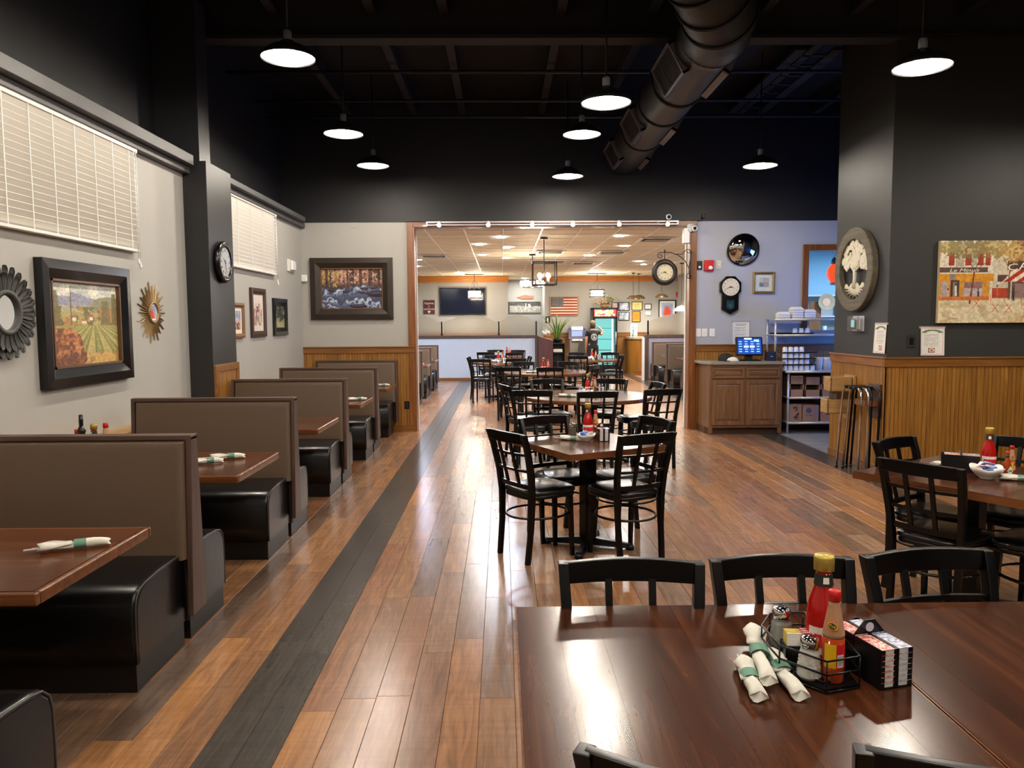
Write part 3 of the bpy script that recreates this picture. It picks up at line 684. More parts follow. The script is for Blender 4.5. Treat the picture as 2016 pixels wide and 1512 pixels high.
for n, (x, y) in enumerate(spots):
    cool = n in (0, 1, 2, 3, 4); src = DC if cool else DL
    lb = ('bluish' if cool else 'warm') + ' recessed ceiling light in the far dining room, ' + ('%d%s' % (n + 1, ' in a row'))
    lb = ['bluish ceiling light nearest the opening in the far room', 'bluish ceiling light second from opening, above the farther round table', 'bluish ceiling light third from the opening, farther back', 'bluish ceiling light near the left wall of the far room', 'bluish ceiling light at far left, deepest one',
          'warm ceiling light just inside the opening at right', 'warm ceiling light second from the opening at right', 'warm ceiling light above the far right table', 'warm ceiling light above the right booths, farther one', 'warm ceiling light between lantern and left wall, nearer one', 'warm ceiling light between lantern and left wall, farther one',
          'warm ceiling light above the right booths, nearer one', 'warm ceiling light in front of the lit cooler', 'warm ceiling light before the television wall', 'warm ceiling light over the wooden counter', 'warm ceiling light added to brighten the recess at back', 'warm ceiling light hidden behind the left jamb', 'warm ceiling light hidden behind the right jamb', 'warm ceiling light above the left booths', 'warm ceiling light close to the right wall'][n]
    if n == 0: o = DC; o.location = (x, y, FAR_CEIL - .008); o['label'] = lb
    elif n == 5: o = DL; o.location = (x, y, FAR_CEIL - .008); o['label'] = lb
    else: dup(src, (x, y, FAR_CEIL - .008), 0, lb)
def make_vent():
    t = thing('ceiling_vent', '', 'vent', group='square ceiling air vents')
    MB().box(-.29, .29, -.29, -.24, -.02, 0).box(-.29, .29, .24, .29, -.02, 0).box(-.29, -.24, -.24, .24, -.02, 0).box(.24, .29, -.24, .24, -.02, 0).build('frame', WHITEP, t)
    for k, s in enumerate((.2, .13)): MB().loft([[(-s, -s, -.03 + .01 * k), (s, -s, -.03 + .01 * k), (s, s, -.03 + .01 * k), (-s, s, -.03 + .01 * k)], [(-s * .7, -s * .7, -.004), (s * .7, -s * .7, -.004), (s * .7, s * .7, -.004), (-s * .7, s * .7, -.004)]], True, False).build('louvre', mat('vent_grey', '#8a8578', .5), t)
    MB().box(-.24, .24, -.24, .24, -.003, -.001).build('backing', mat('vent_dark', '#3a3732', .7), t)
    return t
V = make_vent()
for n, (x, y, lb) in enumerate([(-1.45, 16.75, 'square ceiling vent left of the lantern, farther into the room'), (1.0, 15.9, 'square ceiling vent behind the lantern chandelier'), (2.3, 16.1, 'square ceiling vent right of the lantern, amid bright strips'), (2.7, 13.6, 'square ceiling vent nearest the bracket clock'), (-2.4, 19.2, 'square ceiling vent far left, near the orange beam'), (2.0, 19.0, 'square ceiling vent before the flag picture'), (1.25, 18.4, 'square ceiling vent above the shelf of the far tables')]):
    if n == 0: V.location = (x, y, FAR_CEIL - .008); V['label'] = lb
    else: dup(V, (x, y, FAR_CEIL - .008), 0, lb)
# chandeliers
BRONZE = mat('bronze', '#2c211a', .45, metal=.6)
BULB = mat('bulb_glow', '#ffffff', .5, em=CHANDELIER * 1.2, emc='#fff0d8')
def lantern(x, y, zt, zb, w, label, nb=4):
    t = thing('lantern_chandelier', label, 'chandelier', (x, y, zb), 0, 'square lantern chandeliers')
    h = zt - zb; a = w / 2
    MB().cyl((0, 0, h), (0, 0, FAR_CEIL - zb - .01), .008, n=6).build('rod', BRONZE, t); MB().cyl((0, 0, FAR_CEIL - zb - .035), (0, 0, FAR_CEIL - zb - .008), .065).build('canopy', BRONZE, t)
    m = MB()
    for sx in (-1, 1):
        for sy in (-1, 1): m.box(sx * a - .01, sx * a + .01, sy * a - .01, sy * a + .01, 0, h)
    for z in (0, h - .02):
        for s in (-1, 1): m.box(-a, a, s * a - .01, s * a + .01, z, z + .02); m.box(s * a - .01, s * a + .01, -a, a, z, z + .02)
    m.box(-a, a, -.01, .01, h - .02, h); m.build('frame', BRONZE, t)
    for k in range(nb):
        an = 2 * PI * k / nb + .6; bx, by = .1 * math.cos(an), .1 * math.sin(an)
        c = MB().cyl((bx, by, .06), (bx, by, .13), .014).build('candle_sleeve', WHITEP, t)
        MB().sphere((bx, by, .17), (.032, .032, .045), 10, 6).build('bulb', BULB, c)
        MB().tube([(0, 0, .05), (bx * .6, by * .6, .035), (bx, by, .06)], .006, 5).build('arm', BRONZE, t)
    MB().cyl((0, 0, .04), (0, 0, h), .01, n=6).build('stem', BRONZE, t)
lantern(.73, 13.3, 2.64, 2.24, .4, 'large square lantern chandelier hanging nearest beyond the opening')
def globes(x, y, zb, label):
    t = thing('globe_chandelier', label, 'chandelier', (x, y, zb))
    MB().cyl((0, 0, .05), (0, 0, FAR_CEIL - zb - .01), .008, n=6).build('rod', BRONZE, t); MB().cyl((0, 0, FAR_CEIL - zb - .035), (0, 0, FAR_CEIL - zb - .008), .07).build('canopy', BRONZE, t)
    MB().tube([(.22 * math.cos(a), .22 * math.sin(a), 0) for a in [2 * PI * k / 24 for k in range(24)]], .01, 6, closed=True).build('hoop', BRONZE, t)
    for k in range(5):
        a = 2 * PI * k / 5 + .3; p = (.22 * math.cos(a), .22 * math.sin(a))
        MB().tube([(0, 0, .12), (p[0] * .5, p[1] * .5, .06), (p[0], p[1], 0)], .007, 5).build('arm', BRONZE, t)
        MB().lathe([(.02, 0), (.045, .03), (.055, .09), (.05, .13)], 12, (p[0], p[1], .0), caps=True).build('glass_shade', BULB, t)
globes(.66, 16.5, 2.36, 'chandelier with glowing glass shades behind the square lantern')
def ring_chandelier(x, y, zb, w, h, label):
    t = thing('banded_chandelier', label, 'chandelier', (x, y, zb), 0, 'banded drum chandeliers'); r = w / 2
    zc = FAR_CEIL - zb - .01
    MB().cyl((0, 0, h + .3), (0, 0, zc), .009, n=6).build('rod', BRONZE, t); MB().box(-.28, .28, -.04, .04, zc - .02, zc).build('canopy', BRONZE, t)
    for k in range(3):
        a = 2 * PI * k / 3 + .5; MB().tube([(0, 0, h + .32), (r * math.cos(a), r * math.sin(a), h)], .006, 5).build('hanger', BRONZE, t)
    for k in range(3):
        z = h * k / 2; MB().lathe([(r, z - .015), (r + .008, z - .015), (r + .008, z + .015), (r, z + .015)], 24, caps=False, smooth=False).build('band', BRONZE, t)
    MB().lathe([(r * .82, .02), (r * .82, h - .02)], 24, caps=True).build('drum', BULB, t)
ring_chandelier(FX(935, 23.2), 23.2, FZ(587, 23.2), .44, .22, 'banded drum chandelier hanging in front of the dark television')
ring_chandelier(FX(1175, 23.0), 23.0, FZ(586, 23.0), .44, .2, 'banded drum chandelier hanging above the lit drinks cooler')
BRASS = mat('brushed_brass', '#6e5a3e', .35, metal=.8)
def dome(x, y, z, w, label, glass=False):
    t = thing('dome_pendant', label, 'lamp', (x, y, z), 0, None if glass else 'metal dome pendants over the counter'); r = w / 2
    MB().cyl((0, 0, .1), (0, 0, FAR_CEIL - z - .01), .006, n=6).build('rod', BLACKM, t); MB().cyl((0, 0, FAR_CEIL - z - .03), (0, 0, FAR_CEIL - z - .008), .05).build('canopy', BLACKM, t)
    MB().lathe([(r, 0), (r * .92, .03), (r * .65, .085), (r * .25, .12), (.02, .125), (.02, .115), (r * .62, .075), (r * .9, .02)], 22, caps=False).build('shade', mat('milk_glass_glow', '#ffffff', .4, em=2.2, emc='#fff6ea') if glass else BRASS, t)
    MB().lathe([(.001, .012), (r * .88, .012)], 22, caps=False, smooth=False).build('diffuser', LAMPW, t, fix=False)
dome(FX(1246, 23), 23.0, FZ(591, 23), .4, 'brass dome pendant over the counter, left of the touching pair'); dome(FX(1257, 23.4), 23.4, FZ(590, 23.4), .4, 'brass dome pendant over the counter, right of the touching pair'); dome(FX(1302, 23), 23.0, FZ(588, 23), .4, 'brass dome pendant hanging directly under the bracket clock')
dome(FX(1341, 19.2), 19.2, FZ(614, 19.2), .36, 'white glass dome pendant beside the right jamb', True)

# ------------------------------------------------------------------ far dining room: furniture and wall decor
def frame(name, label, cat, x, y, z, w, h, fw, m, img, rz=0, depth=.03, mt=None, group=None, lip=None, glaze=False, mat_w=0, mat_c=None):
    """picture hung on a wall: centre (x, y, z) at the wall plane, front faces local -y"""
    t = thing(name, label, cat, (x, y, z), rz, group)
    m2 = MB()
    for sx in (-1, 1):
        xa, xb = sx * w / 2, sx * (w / 2 - fw)
        m2.loft([[(xa, 0, h / 2 * s1), (xa, -depth, h / 2 * s1), ((xa + xb) / 2, -depth - .006, (h / 2 - fw / 2) * s1), (xb, -depth * .6, (h / 2 - fw) * s1), (xb, 0, (h / 2 - fw) * s1)] for s1 in (-1, 1)], True, False)
    for sz in (-1, 1):
        za, zb = sz * h / 2, sz * (h / 2 - fw)
        m2.loft([[(w / 2 * s1, 0, za), (w / 2 * s1, -depth, za), ((w / 2 - fw / 2) * s1, -depth - .006, (za + zb) / 2), ((w / 2 - fw) * s1, -depth * .6, zb), ((w / 2 - fw) * s1, 0, zb)] for s1 in (-1, 1)], True, False)
    m2.build('frame', m, t)
    iw, ih = w - 2 * fw, h - 2 * fw
    if lip is not None:
        l = .014; m3 = MB(); e = depth * .6 + .004
        for s in (-1, 1): m3.box(s * iw / 2 - (l if s > 0 else 0), s * iw / 2 + (0 if s > 0 else l), -e, -.006, -ih / 2, ih / 2); m3.box(-iw / 2, iw / 2, -e, -.006, s * ih / 2 - (l if s > 0 else 0), s * ih / 2 + (0 if s > 0 else l))
        m3.build('inner_lip', lip, t)
    if mat_w:
        MB().box(-iw / 2, iw / 2, -.006, -.002, -ih / 2, ih / 2).build('mat_board', mat_c, t); iw -= 2 * mat_w; ih -= 2 * mat_w
    else: MB().box(-iw / 2, iw / 2, -.006, -.001, -ih / 2, ih / 2).build('backing', mat('backing_board', '#3b3127', .8), t)
    grid_pic('print', img, iw, ih, t, PRINTG if glaze else PRINT, (0, -.0075, 0))
    return t
RNG = np.random.default_rng(5)
def canvas(h, w, c): return np.ones((h, w, 3)) * np.array([int(c[i:i+2], 16) / 255 for i in (1, 3, 5)])
def hx(c): return np.array([int(c[i:i+2], 16) / 255 for i in (1, 3, 5)])
def rect(im, x0, x1, y0, y1, c):
    h, w = im.shape[:2]; im[int(y0 * h):max(int(y0 * h) + 1, int(y1 * h)), int(x0 * w):max(int(x0 * w) + 1, int(x1 * w))] = hx(c)
def smooth_noise(h, w, sh, sw, rng=RNG):
    g = rng.random((sh + 2, sw + 2)); y = np.linspace(0, sh, h); x = np.linspace(0, sw, w)
    yi, xi = y.astype(int), x.astype(int); fy, fx = (y - yi)[:, None], (x - xi)[None]
    fy, fx = fy * fy * (3 - 2 * fy), fx * fx * (3 - 2 * fx)
    a = g[np.ix_(yi, xi)]; b_ = g[np.ix_(yi, xi + 1)]; c = g[np.ix_(yi + 1, xi)]; d = g[np.ix_(yi + 1, xi + 1)]
    return (a * (1 - fx) + b_ * fx) * (1 - fy) + (c * (1 - fx) + d * fx) * fy
def fbm(h, w, sh, sw, o=4, rng=RNG): return sum(smooth_noise(h, w, min(h, sh * 2 ** k), min(w, sw * 2 ** k), rng) * .5 ** (k + 1) for k in range(o)) / (1 - .5 ** o)
def blend(im, mask, c):
    c = hx(c) if isinstance(c, str) else c
    im[:] = im * (1 - mask[..., None]) + c * mask[..., None]
def YX(h, w): return np.mgrid[0:1:h * 1j, 0:1:w * 1j]
def sstep(a, b_, x): t = np.clip((x - a) / (b_ - a), 0, 1); return t * t * (3 - 2 * t)
def text_lines(im, x0, x1, y0, y1, n, c, ragged=.2, rng=RNG):
    h, w = im.shape[:2]
    for k in range(n):
        y = y0 + (y1 - y0) * k / max(1, n - 1); r = x1 - rng.random() * ragged * (x1 - x0); row = int(y * h)
        for q in range(int(x0 * w), int(r * w)):
            if rng.random() < .8: im[row, q] = im[row, q] * .35 + hx(c) * .65
# television
Y0 = 24.3
t = thing('television', 'large dark flat television on the far left wall', 'television', (FX(912, Y0), Y0, FZ(593, Y0)))
MB().box(-.76, .76, -.02, 0, -.47, .47).build('niche_frame', mat('niche_grey', '#8b877d', .6), t); MB().box(-.72, .72, -.07, -.02, -.42, .42).build('body', BLACKPL, t, bevel=.006); MB().box(-.69, .69, -.073, -.07, -.39, .39).build('screen', mat('dark_screen', '#060d24', .12), t)
# homemade sign
t = thing('wall_sign', 'dark red wooden sign reading Happiness is homemade beside the television', 'sign', (FX(846, Y0), Y0, FZ(604, Y0)))
for k in range(3): MB().box(-.18 + .12 * k + .003, -.06 + .12 * k - .003, -.025, 0, -.22 + .008 * (k % 2), .22 - .006 * (k % 2)).build('slat', wood('maroon_board', '#3a1618', '#5a2526', 2, .6), t)
SIGNW = mat('sign_white', '#e3c9c8', .6)
txt('Happiness', .095, t, (0, -.0255, .12), SIGNW, sx=.78); txt('is', .09, t, (.0, -.0255, .02), SIGNW); txt('HOMEMADE', .07, t, (0, -.0255, -.07), SIGNW, sx=.9)
hp = [(.045 * (math.sin(a) ** 3), -.0 + .0028 * (13 * math.cos(a) - 5 * math.cos(2 * a) - 2 * math.cos(3 * a) - math.cos(4 * a))) for a in [2 * PI * k / 28 for k in range(28)]]
MB().prism([(x, z - .15) for x, z in hp], -.028, -.024, 'xz').build('heart', SIGNW, t)
# panorama print in the recess and little board above it
im = canvas(30, 80, '#55534f'); yy, xx = YX(30, 80)
im *= (.6 + .8 * fbm(30, 80, 4, 8))[..., None]; skyl = .45 - .12 * smooth_noise(1, 80, 1, 26)[0]
for q in range(80): im[int(skyl[q] * 30):, q] = hx('#cfccc2') * (.5 + .6 * RNG.random((30 - int(skyl[q] * 30), 1)))
rect(im, .54, .57, .15, .5, '#e8e6df'); rect(im, .63, .69, .22, .5, '#e8e6df'); rect(im, 0, 1, .9, 1, '#6a6862'); rect(im, 0, .05, 0, 1, '#45433f')
t = thing('panorama_picture', 'wide black and white skyline picture in the bright recess', 'picture', (FX(1032, 26.5), 26.5, FZ(606, 26.5)))
MB().box(-.56, .56, -.03, 0, -.2, .2).build('canvas_body', mat('canvas_dark', '#3a3835', .7), t); grid_pic('print', im, 1.12, .4, t, PRINT, (0, -.031, 0))
t = thing('carved_board', 'small reddish fish-shaped board above the skyline picture', 'sign', (FX(1035, 26.5), 26.5, FZ(586, 26.5)))
MB().prism([(-.3, 0), (-.22, .02), (-.17, .05), (0, .085), (.1, .06), (.26, .055), (.26, -.055), (-.15, -.06), (-.22, -.02)], -.03, 0, 'xz').build('board', wood('red_board', '#8a5a48', '#b08069', 0, .6), t)
# flag picture
im = canvas(52, 78, '#d8c3a6')
for k in range(13): rect(im, 0, 1, k / 13, (k + 1) / 13, '#8e2b27' if k % 2 == 0 else '#e0c7a8')
rect(im, 0, .48, 0, 7 / 13, '#4a4a50')
for r in range(9):
    for c in range(6 if r % 2 == 0 else 5):
        x, y = (.04 + c * .08 + (.04 if r % 2 else 0)) * 78, (.03 + r * .056) * 52
        for dy, dx in ((0, 0), (0, 1), (1, 0)): im[min(51, int(y + dy)), min(77, int(x + dx))] = hx('#c9c7bd')
im *= (.88 + .24 * fbm(52, 78, 26, 3))[..., None]
t = thing('flag_picture', 'weathered stars and stripes flag picture on the far wall', 'picture', (FX(1110, 24.6), 24.6, FZ(604, 24.6)))
MB().box(-.46, .46, -.04, 0, -.31, .31).build('panel', wood('flag_board', '#8b7355', '#a98c67', 0, .6), t); grid_pic('print', im, .84, .57, t, PRINT, (.0, -.0412, 0))
# restroom sign
t = thing('restroom_sign', 'small black restroom sign with a white figure, below the flag', 'sign', (FX(1078, 24.6), 24.6, FZ(630, 24.6)))
MB().box(-.075, .075, -.012, 0, -.105, .105).build('plate', BLACKPL, t); MB().prism([(-.018, -.07), (.018, -.07), (.02, .0), (.026, .02), (.018, .035), (-.018, .035), (-.026, .02), (-.02, 0)], -.014, -.012, 'xz').cyl((0, -.014, .055), (0, -.012, .055), .014).build('figure', WHITE, t)
# certificates and poster right of the cooler
def cert(bg, accent, kind):
    im = canvas(24, 32, bg)
    if kind == 'map':
        m = fbm(24, 32, 3, 4); blend(im, (m > .55).astype(float), accent); blend(im, (abs(m - .45) < .02).astype(float), '#555a66')
    else: rect(im, .06, .94, .08, .09, accent); rect(im, .06, .94, .9, .93, accent); text_lines(im, .15, .85, .25, .75, 6, '#6a665c')
    return im
Y1 = 24.6
for px, py, w, h, bg, ac, kd, fm, lb in [(1228, 605, .34, .27, '#dfe3ea', '#8d9bb5', 'map', BLACKPL, 'framed map-like print, upper of the two beside the cooler'), (1228, 624, .34, .27, '#dfe3ea', '#8d9bb5', 'map', BLACKPL, 'framed map-like print, lower of the two beside the cooler'),
    (1253.5, 604, .34, .28, '#e6d98a', '#b79c3c', 't', wood('brown_frame', '#4a2f16', '#6b4622', 0, .5), 'framed yellow certificate right of the map prints'), (1252, 625, .27, .34, '#f08a1c', '#f6b569', 't', MATS['brown_frame'], 'framed bright orange notice under the yellow certificate'),
    (1275, 605.5, .22, .18, '#ece8e4', '#a9a4a0', 't', BLACKPL, 'small black framed certificate, upper of two'), (1275, 618, .2, .16, '#eeece2', '#c9c5b2', 't', STEEL, 'small thin framed certificate, lower of two'), (1210, 605, .2, .27, '#e6c9cb', '#c88f95', 't', BLACKPL, 'framed pink certificate half hidden by the cooler top')]:
    frame('framed_certificate', lb, 'certificate', FX(px, Y1), Y1, FZ(py, Y1), w, h, .02, fm, cert(bg, ac, kd), group='certificates on the far wall')
im = canvas(44, 40, '#a8b4cc'); yy, xx = YX(44, 40); dd = np.hypot((xx - .5) / .42, (yy - .85) / .7)
blend(im, (dd < 1.0).astype(float), '#8d9dc4'); blend(im, (dd < .85).astype(float), '#d8838a'); blend(im, (dd < .72).astype(float), '#d8543f'); im *= (.85 + .3 * fbm(44, 40, 6, 6))[..., None]
frame('framed_poster', 'large black framed poster with a red arched shape, far right', 'picture', FX(1313, Y1), Y1, FZ(611, Y1), .56, .6, .035, BLACKPL, im, mat_w=.06, mat_c=WHITE)
def fire_alarm(x, y, z, label, s=1.):
    t = thing('fire_alarm', label, 'alarm', (x, y, z), 0, 'red fire alarm strobes')
    MB().box(-.07 * s, .07 * s, -.05, 0, -.08 * s, .08 * s).build('housing', RED, t, bevel=.012)
    MB().sphere((.02 * s, -.05, -.035 * s), (.035 * s, .02, .03 * s), 12, 6).build('strobe', mat('strobe_lens', '#e9e9ee', .12, var=.02), t)
fire_alarm(FX(1334, Y1), Y1, FZ(582, Y1), 'small red fire alarm on the far wall near the poster')
t = thing('wall_speaker', 'small dark wall box beside the white glass pendant', 'speaker', (FX(1349, Y1), Y1, FZ(597, Y1))); MB().box(-.06, .06, -.1, 0, -.06, .06).build('body', BLACKPL, t, bevel=.006); MB().cyl((0, -.104, 0), (0, -.1, 0), .045).build('cone', mat('speaker_grey', '#2f3133', .6), t)
# drinks cooler
def cooler(name, label, x, y, z, w, d, h, rz=0, glow=.8, col='#7fcfc9', hdr=True):
    t = thing(name, label, 'cooler', (x, y, z), rz)
    a = w / 2; b_ = MB(); b_.box(-a, -a + .04, 0, d, 0, h).box(a - .04, a, 0, d, 0, h).box(-a, a, d - .03, d, 0, h).box(-a, a, 0, d, 0, .22).box(-a, a, 0, d, h - .06, h); b_.build('cabinet', BLACKPL, t, bevel=.006)
    MB().box(-a + .04, a - .04, d - .035, d - .03, .22, h - .3).build('lit_back', mat(name + '_glow', col, .5, em=glow), t)
    m = MB()
    for x0, x1, z0, z1 in ((-a, -a + .07, .22, h - .3), (a - .07, a, .22, h - .3), (-a, a, .22, .28), (-a, a, h - .34, h - .28)): m.box(x0, x1, -.03, 0, z0, z1)
    dr = m.build('door', BLACKPL, t, bevel=.004)
    MB().box(-a + .07, a - .07, -.018, -.012, .28, h - .34).build('pane', GLASS, dr); MB().cyl((a - .05, -.05, .9), (a - .05, -.05, 1.3), .012).build('handle', STEEL, dr)
    MB().box(a - .16, a - .12, .05, .07, .3, h - .36).build('light_tube', mat('tube_glow', '#ffffff', .5, em=4, emc='#e8fbff'), t)
    for k in range(4): MB().box(-a + .05, a - .05, .05, d - .05, .38 + .34 * k, .39 + .34 * k).build('shelf', mat('wire_shelf', '#cfe6e6', .4), t)
    im = canvas(14, 40, '#f1e2c0'); n = fbm(14, 40, 4, 10); blend(im, (n > .56).astype(float), '#c9382c'); blend(im, (n < .42).astype(float), '#7fa64a'); rect(im, 0, .06, 0, 1, '#b8242a'); rect(im, .94, 1, 0, 1, '#b8242a')
    MB().box(-a, a, 0, .1, h - .28, h - .06).build('header', mat('cooler_header', '#6b1b1b', .4), t); grid_pic('header_print', im, w - .06, .2, t, PRINTL, (0, -.003, h - .165))
    return t
CL = cooler('drinks_cooler', 'tall lit glass-door drinks cooler with coloured header, far back', FX(1191, 23.85), 23.85, 0, .76, .68, FZ(607, 23.85))
# dried flowers on the cooler
t = thing('dried_flower_arrangement', 'dried flowers and greenery standing on the drinks cooler', 'flowers', (FX(1190, 24.1), 24.1, FZ(607, 23.85)))
MB().lathe([(.11, 0), (.14, .06), (.13, .09)], 14).build('basket', wood('basket', '#6b4a2a', '#94713f', 0, .8), t)
for k in range(46):
    a = random.uniform(0, 2 * PI); l = random.uniform(.12, .34); e = random.uniform(.2, 1.2); p = (l * math.cos(a) * math.cos(e) * 1.2, l * math.sin(a) * math.cos(e) * .7, .08 + l * math.sin(e))
    m = MB(); m.tube([(p[0] * .2, p[1] * .2, .07), p], .003, 4); m.sphere(p, (.03, .03, .035), 6, 4)
    m.build(['spray', 'flower'][k % 2], [mat('dry_green', '#5d6a45', .8), mat('dry_pink', '#b08a72', .8), mat('dry_tan', '#b8a277', .8)][k % 3], t)
# cash machine
t = thing('cash_machine', 'grey blue cash machine with a lit screen beside the person', 'cash machine', (FX(1136, 24.1), 24.1, 0)); h = FZ(644, 24.1); GB = mat('machine_blue', '#6a6f90', .4)
MB().prism([(0, 0), (.4, 0), (.4, h), (.12, h), (.02, h - .12), (.1, 1.06), (0, 1.0)], -.23, .23, 'yz').build('body', mat('machine_grey', '#77716c', .5), t, bevel=.01)
MB().prism([(-.02, 1.08), (.09, 1.12), (.02, h - .1), (-.02, h - .06), (.1, h + .02), (.14, h + .02), (.16, 1.05)], -.26, -.2, 'yz').build('side_cheek', GB, t); MB().prism([(-.02, 1.08), (.09, 1.12), (.02, h - .1), (-.02, h - .06), (.1, h + .02), (.14, h + .02), (.16, 1.05)], .2, .26, 'yz').build('side_cheek', GB, t)
MB().hexa([(-.17, .055, 1.16), (.17, .055, 1.16), (.17, .09, 1.16), (-.17, .09, 1.16)], [(-.17, .005, 1.33), (.17, .005, 1.33), (.17, .05, 1.33), (-.17, .05, 1.33)]).build('screen', mat('machine_screen', '#6f80d8', .4, em=1.3), t)
MB().box(-.17, .17, -.02, .06, h - .1, h + .0).build('top_sign', mat('machine_sign', '#e6e9f4', .4, em=1.4), t); MB().box(-.16, .16, -.06, .1, 1.02, 1.07).build('keypad_ledge', WHITE, t)
# chalkboard easel beside it
t = thing('easel_board', 'small dark easel board standing beside the cash machine', 'sign', (FX(1149, 23.7), 23.7, 0), -20)
MB().hexa([(-.22, 0, .55), (.22, 0, .55), (.22, .03, .55), (-.22, .03, .55)], [(-.17, .12, 1.02), (.17, .12, 1.02), (.17, .15, 1.02), (-.17, .15, 1.02)]).build('board', mat('slate', '#2e2a26', .7), t)
for s in (-1, 1): MB().tube([(s * .2, .0, 0), (s * .17, .16, 1.05)], .014, 6).build('leg', OAK, t)
MB().tube([(0, .42, 0), (0, .16, 1.0)], .014, 6).build('leg', OAK, t)
# host stand with plants
MAROON = wood('maroon_laminate', '#3b1a1c', '#55272a', 2, .4, .1)
t = thing('host_stand', 'dark red sloped host stand at the end of half wall', 'stand', (FX(1074, 21.3), 21.3, 0)); w = .2
MB().hexa([(-w, 0, 0), (w, 0, 0), (w, .4, 0), (-w, .4, 0)], [(-w, 0, 1.22), (w, 0, 1.1), (w, .4, 1.1), (-w, .4, 1.22)]).build('cabinet', MAROON, t, bevel=.004); MB().hexa([(-w - .01, -.01, 1.22), (w + .01, -.01, 1.1), (w + .01, .41, 1.1), (-w - .01, .41, 1.22)], [(-w - .01, -.01, 1.235), (w + .01, -.01, 1.115), (w + .01, .41, 1.115), (-w - .01, .41, 1.235)]).build('top', wood('stand_top', '#b98a52', '#d8ad76', 0, .4), t)
t = thing('server_shelf', 'black open shelf with folded cloths right of host stand', 'shelf', (FX(1099, 21.4), 21.4, 0)); w = .17
for z in (.12, .5, .74, 1.0): MB().box(-w, w, 0, .4, z, z + .025).build('shelf', BLACKPL, t)
for s in (-1, 1): MB().box(s * w - .012, s * w + .012, 0, .4, 0, 1.02).build('side', BLACKPL, t)
MB().box(-w, w, .38, .4, 0, 1.02).build('back', BLACKPL, t); MB().box(-w + .02, w - .05, .03, .3, .765, .86).build('cloth_stack', CREAM, t, bevel=.02)
t = thing('snake_plant', 'potted plant with long upright green leaves behind the host stand', 'plant', (FX(1096, 22.1), 22.06, .9))
MB().lathe([(.13, 0), (.17, .2), (.18, .24), (.16, .24)], 16).build('pot', BLACKPL, t)
MB().box(-.2, .2, -.2, .2, -.9, 0).build('pot_stand', MAROON, t)
GR = [mat('leaf_green', '#4d7a2c', .5, var=.25), mat('leaf_pale', '#93a83f', .5, var=.2), mat('leaf_dark', '#2f5524', .5, var=.2)]
for k in range(30):
    a = 2 * PI * k / 30 * 7.3; tl = .12 + .42 * (k / 30); L_ = random.uniform(.45, .8); dx, dy = math.cos(a), math.sin(a) * .5; rg = []
    for q in range(6):
        u = q / 5; r = L_ * u; wd = .022 * math.sin(PI * min(1, .12 + .88 * u)) + .002; lean = tl * u * u * 1.1 + tl * u * .5
        c = Vector((dx * (.04 + lean * L_ * 1.2), dy * (.04 + lean * L_), .2 + r * (1 - .25 * tl * u))); sd = Vector((-dy, dx, 0)).normalized() * wd
        rg.append([tuple(c - sd), tuple(c + Vector((dx, dy, 0)) * .006), tuple(c + sd), tuple(c - Vector((dx, dy, 0)) * .004)])
    MB().loft(rg, True, True).build('leaf', GR[k % 3], t)
t = thing('white_flower_pot', 'small pot of white flowers on the host stand', 'flowers', (FX(1076, 21.45), 21.45, 1.185)); MB().lathe([(.08, 0), (.11, .07), (.1, .07)], 12).build('pot', wood('terracotta', '#7a4a2f', '#9c6a48', 0, .7), t)
for k in range(16): MB().sphere((random.uniform(-.11, .08), random.uniform(-.06, .06), .1 + random.uniform(0, .09)), .03, 6, 4).build('blossom', mat('petal_white', '#e9e6d8', .6), t)
# wooden counter with stone top
t = thing('service_counter', 'wooden service counter with pale top at the far right', 'counter', (FX(1238, 24.0), 23.0, 0)); w = .95
MB().prism([(0, .55), (.35, 0), (w, 0), (w, 1.5), (0, 1.5)], 0, 1.08, 'xy').build('body', HONEY, t, bevel=.004); MB().prism([(-.05, .53), (.33, -.05), (w, -.05), (w, 1.5), (-.05, 1.5)], 1.08, 1.14, 'xy').build('top', mat('pale_granite', '#a89a82', .3, var=.3, vs=60), t)
MB().box(.42, .86, -.012, 0, .16, 1.0).build('dark_panel', wood('walnut_panel', '#4a3418', '#6b4d28', 2, .5), t); MB().box(-.02, .97, -.03, .0, 0, .14).build('plinth', HONEYH, t)
t = thing('menu_holder', 'pale green printed stand on the wooden counter', 'display', (FX(1248, 23.4), 23.4, 1.14)); im = canvas(24, 14, '#cfe6da'); n = fbm(24, 14, 4, 3); blend(im, (n > .6).astype(float), '#5a8f86'); text_lines(im, .1, .9, .6, .95, 6, '#55605c')
MB().box(-.1, .1, 0, .03, 0, .4).build('panel', WHITE, t); grid_pic('print', im, .18, .38, t, PRINT, (0, -.002, .2))
# ------------------------------------------------------------------ track lights, clock on bracket, cameras
t = thing('track_light', 'silver track light rail along the top of the opening', 'light', (0, BACK_Y - .1, 3.075))
MB().box(-1.09, 2.59, -.012, .012, -.012, .006).box(-1.09, 2.59, -.012, .012, -.05, -.036).build('rail', STEEL, t); MB().box(-1.09, -1.07, -.014, .014, -.05, .006).build('end_cap', WHITE, t); MB().box(2.57, 2.59, -.014, .014, -.05, .006).build('end_cap', WHITE, t)
for x in (-.9, .7, 2.3): MB().box(x - .01, x + .01, .012, .1, -.02, .0).build('bracket', STEEL, t)
for k, px in enumerate((868, 963, 1048, 1127, 1217, 1311)):
    x = (px - 988) / 1514 * 11.35
    h = MB(); h.cyl((x, -.01, -.02), (x, -.05, -.05), .02, .034); h.cyl((x, -.03, .005), (x, -.03, -.05), .022); o = h.build('spot_head', WHITEP, t)
    MB().cyl((x, -.05, -.05), (x, -.056, -.055), .03).build('lens', mat('spot_glow', '#ffffff', .5, em=9, emc='#fff2d0'), o)
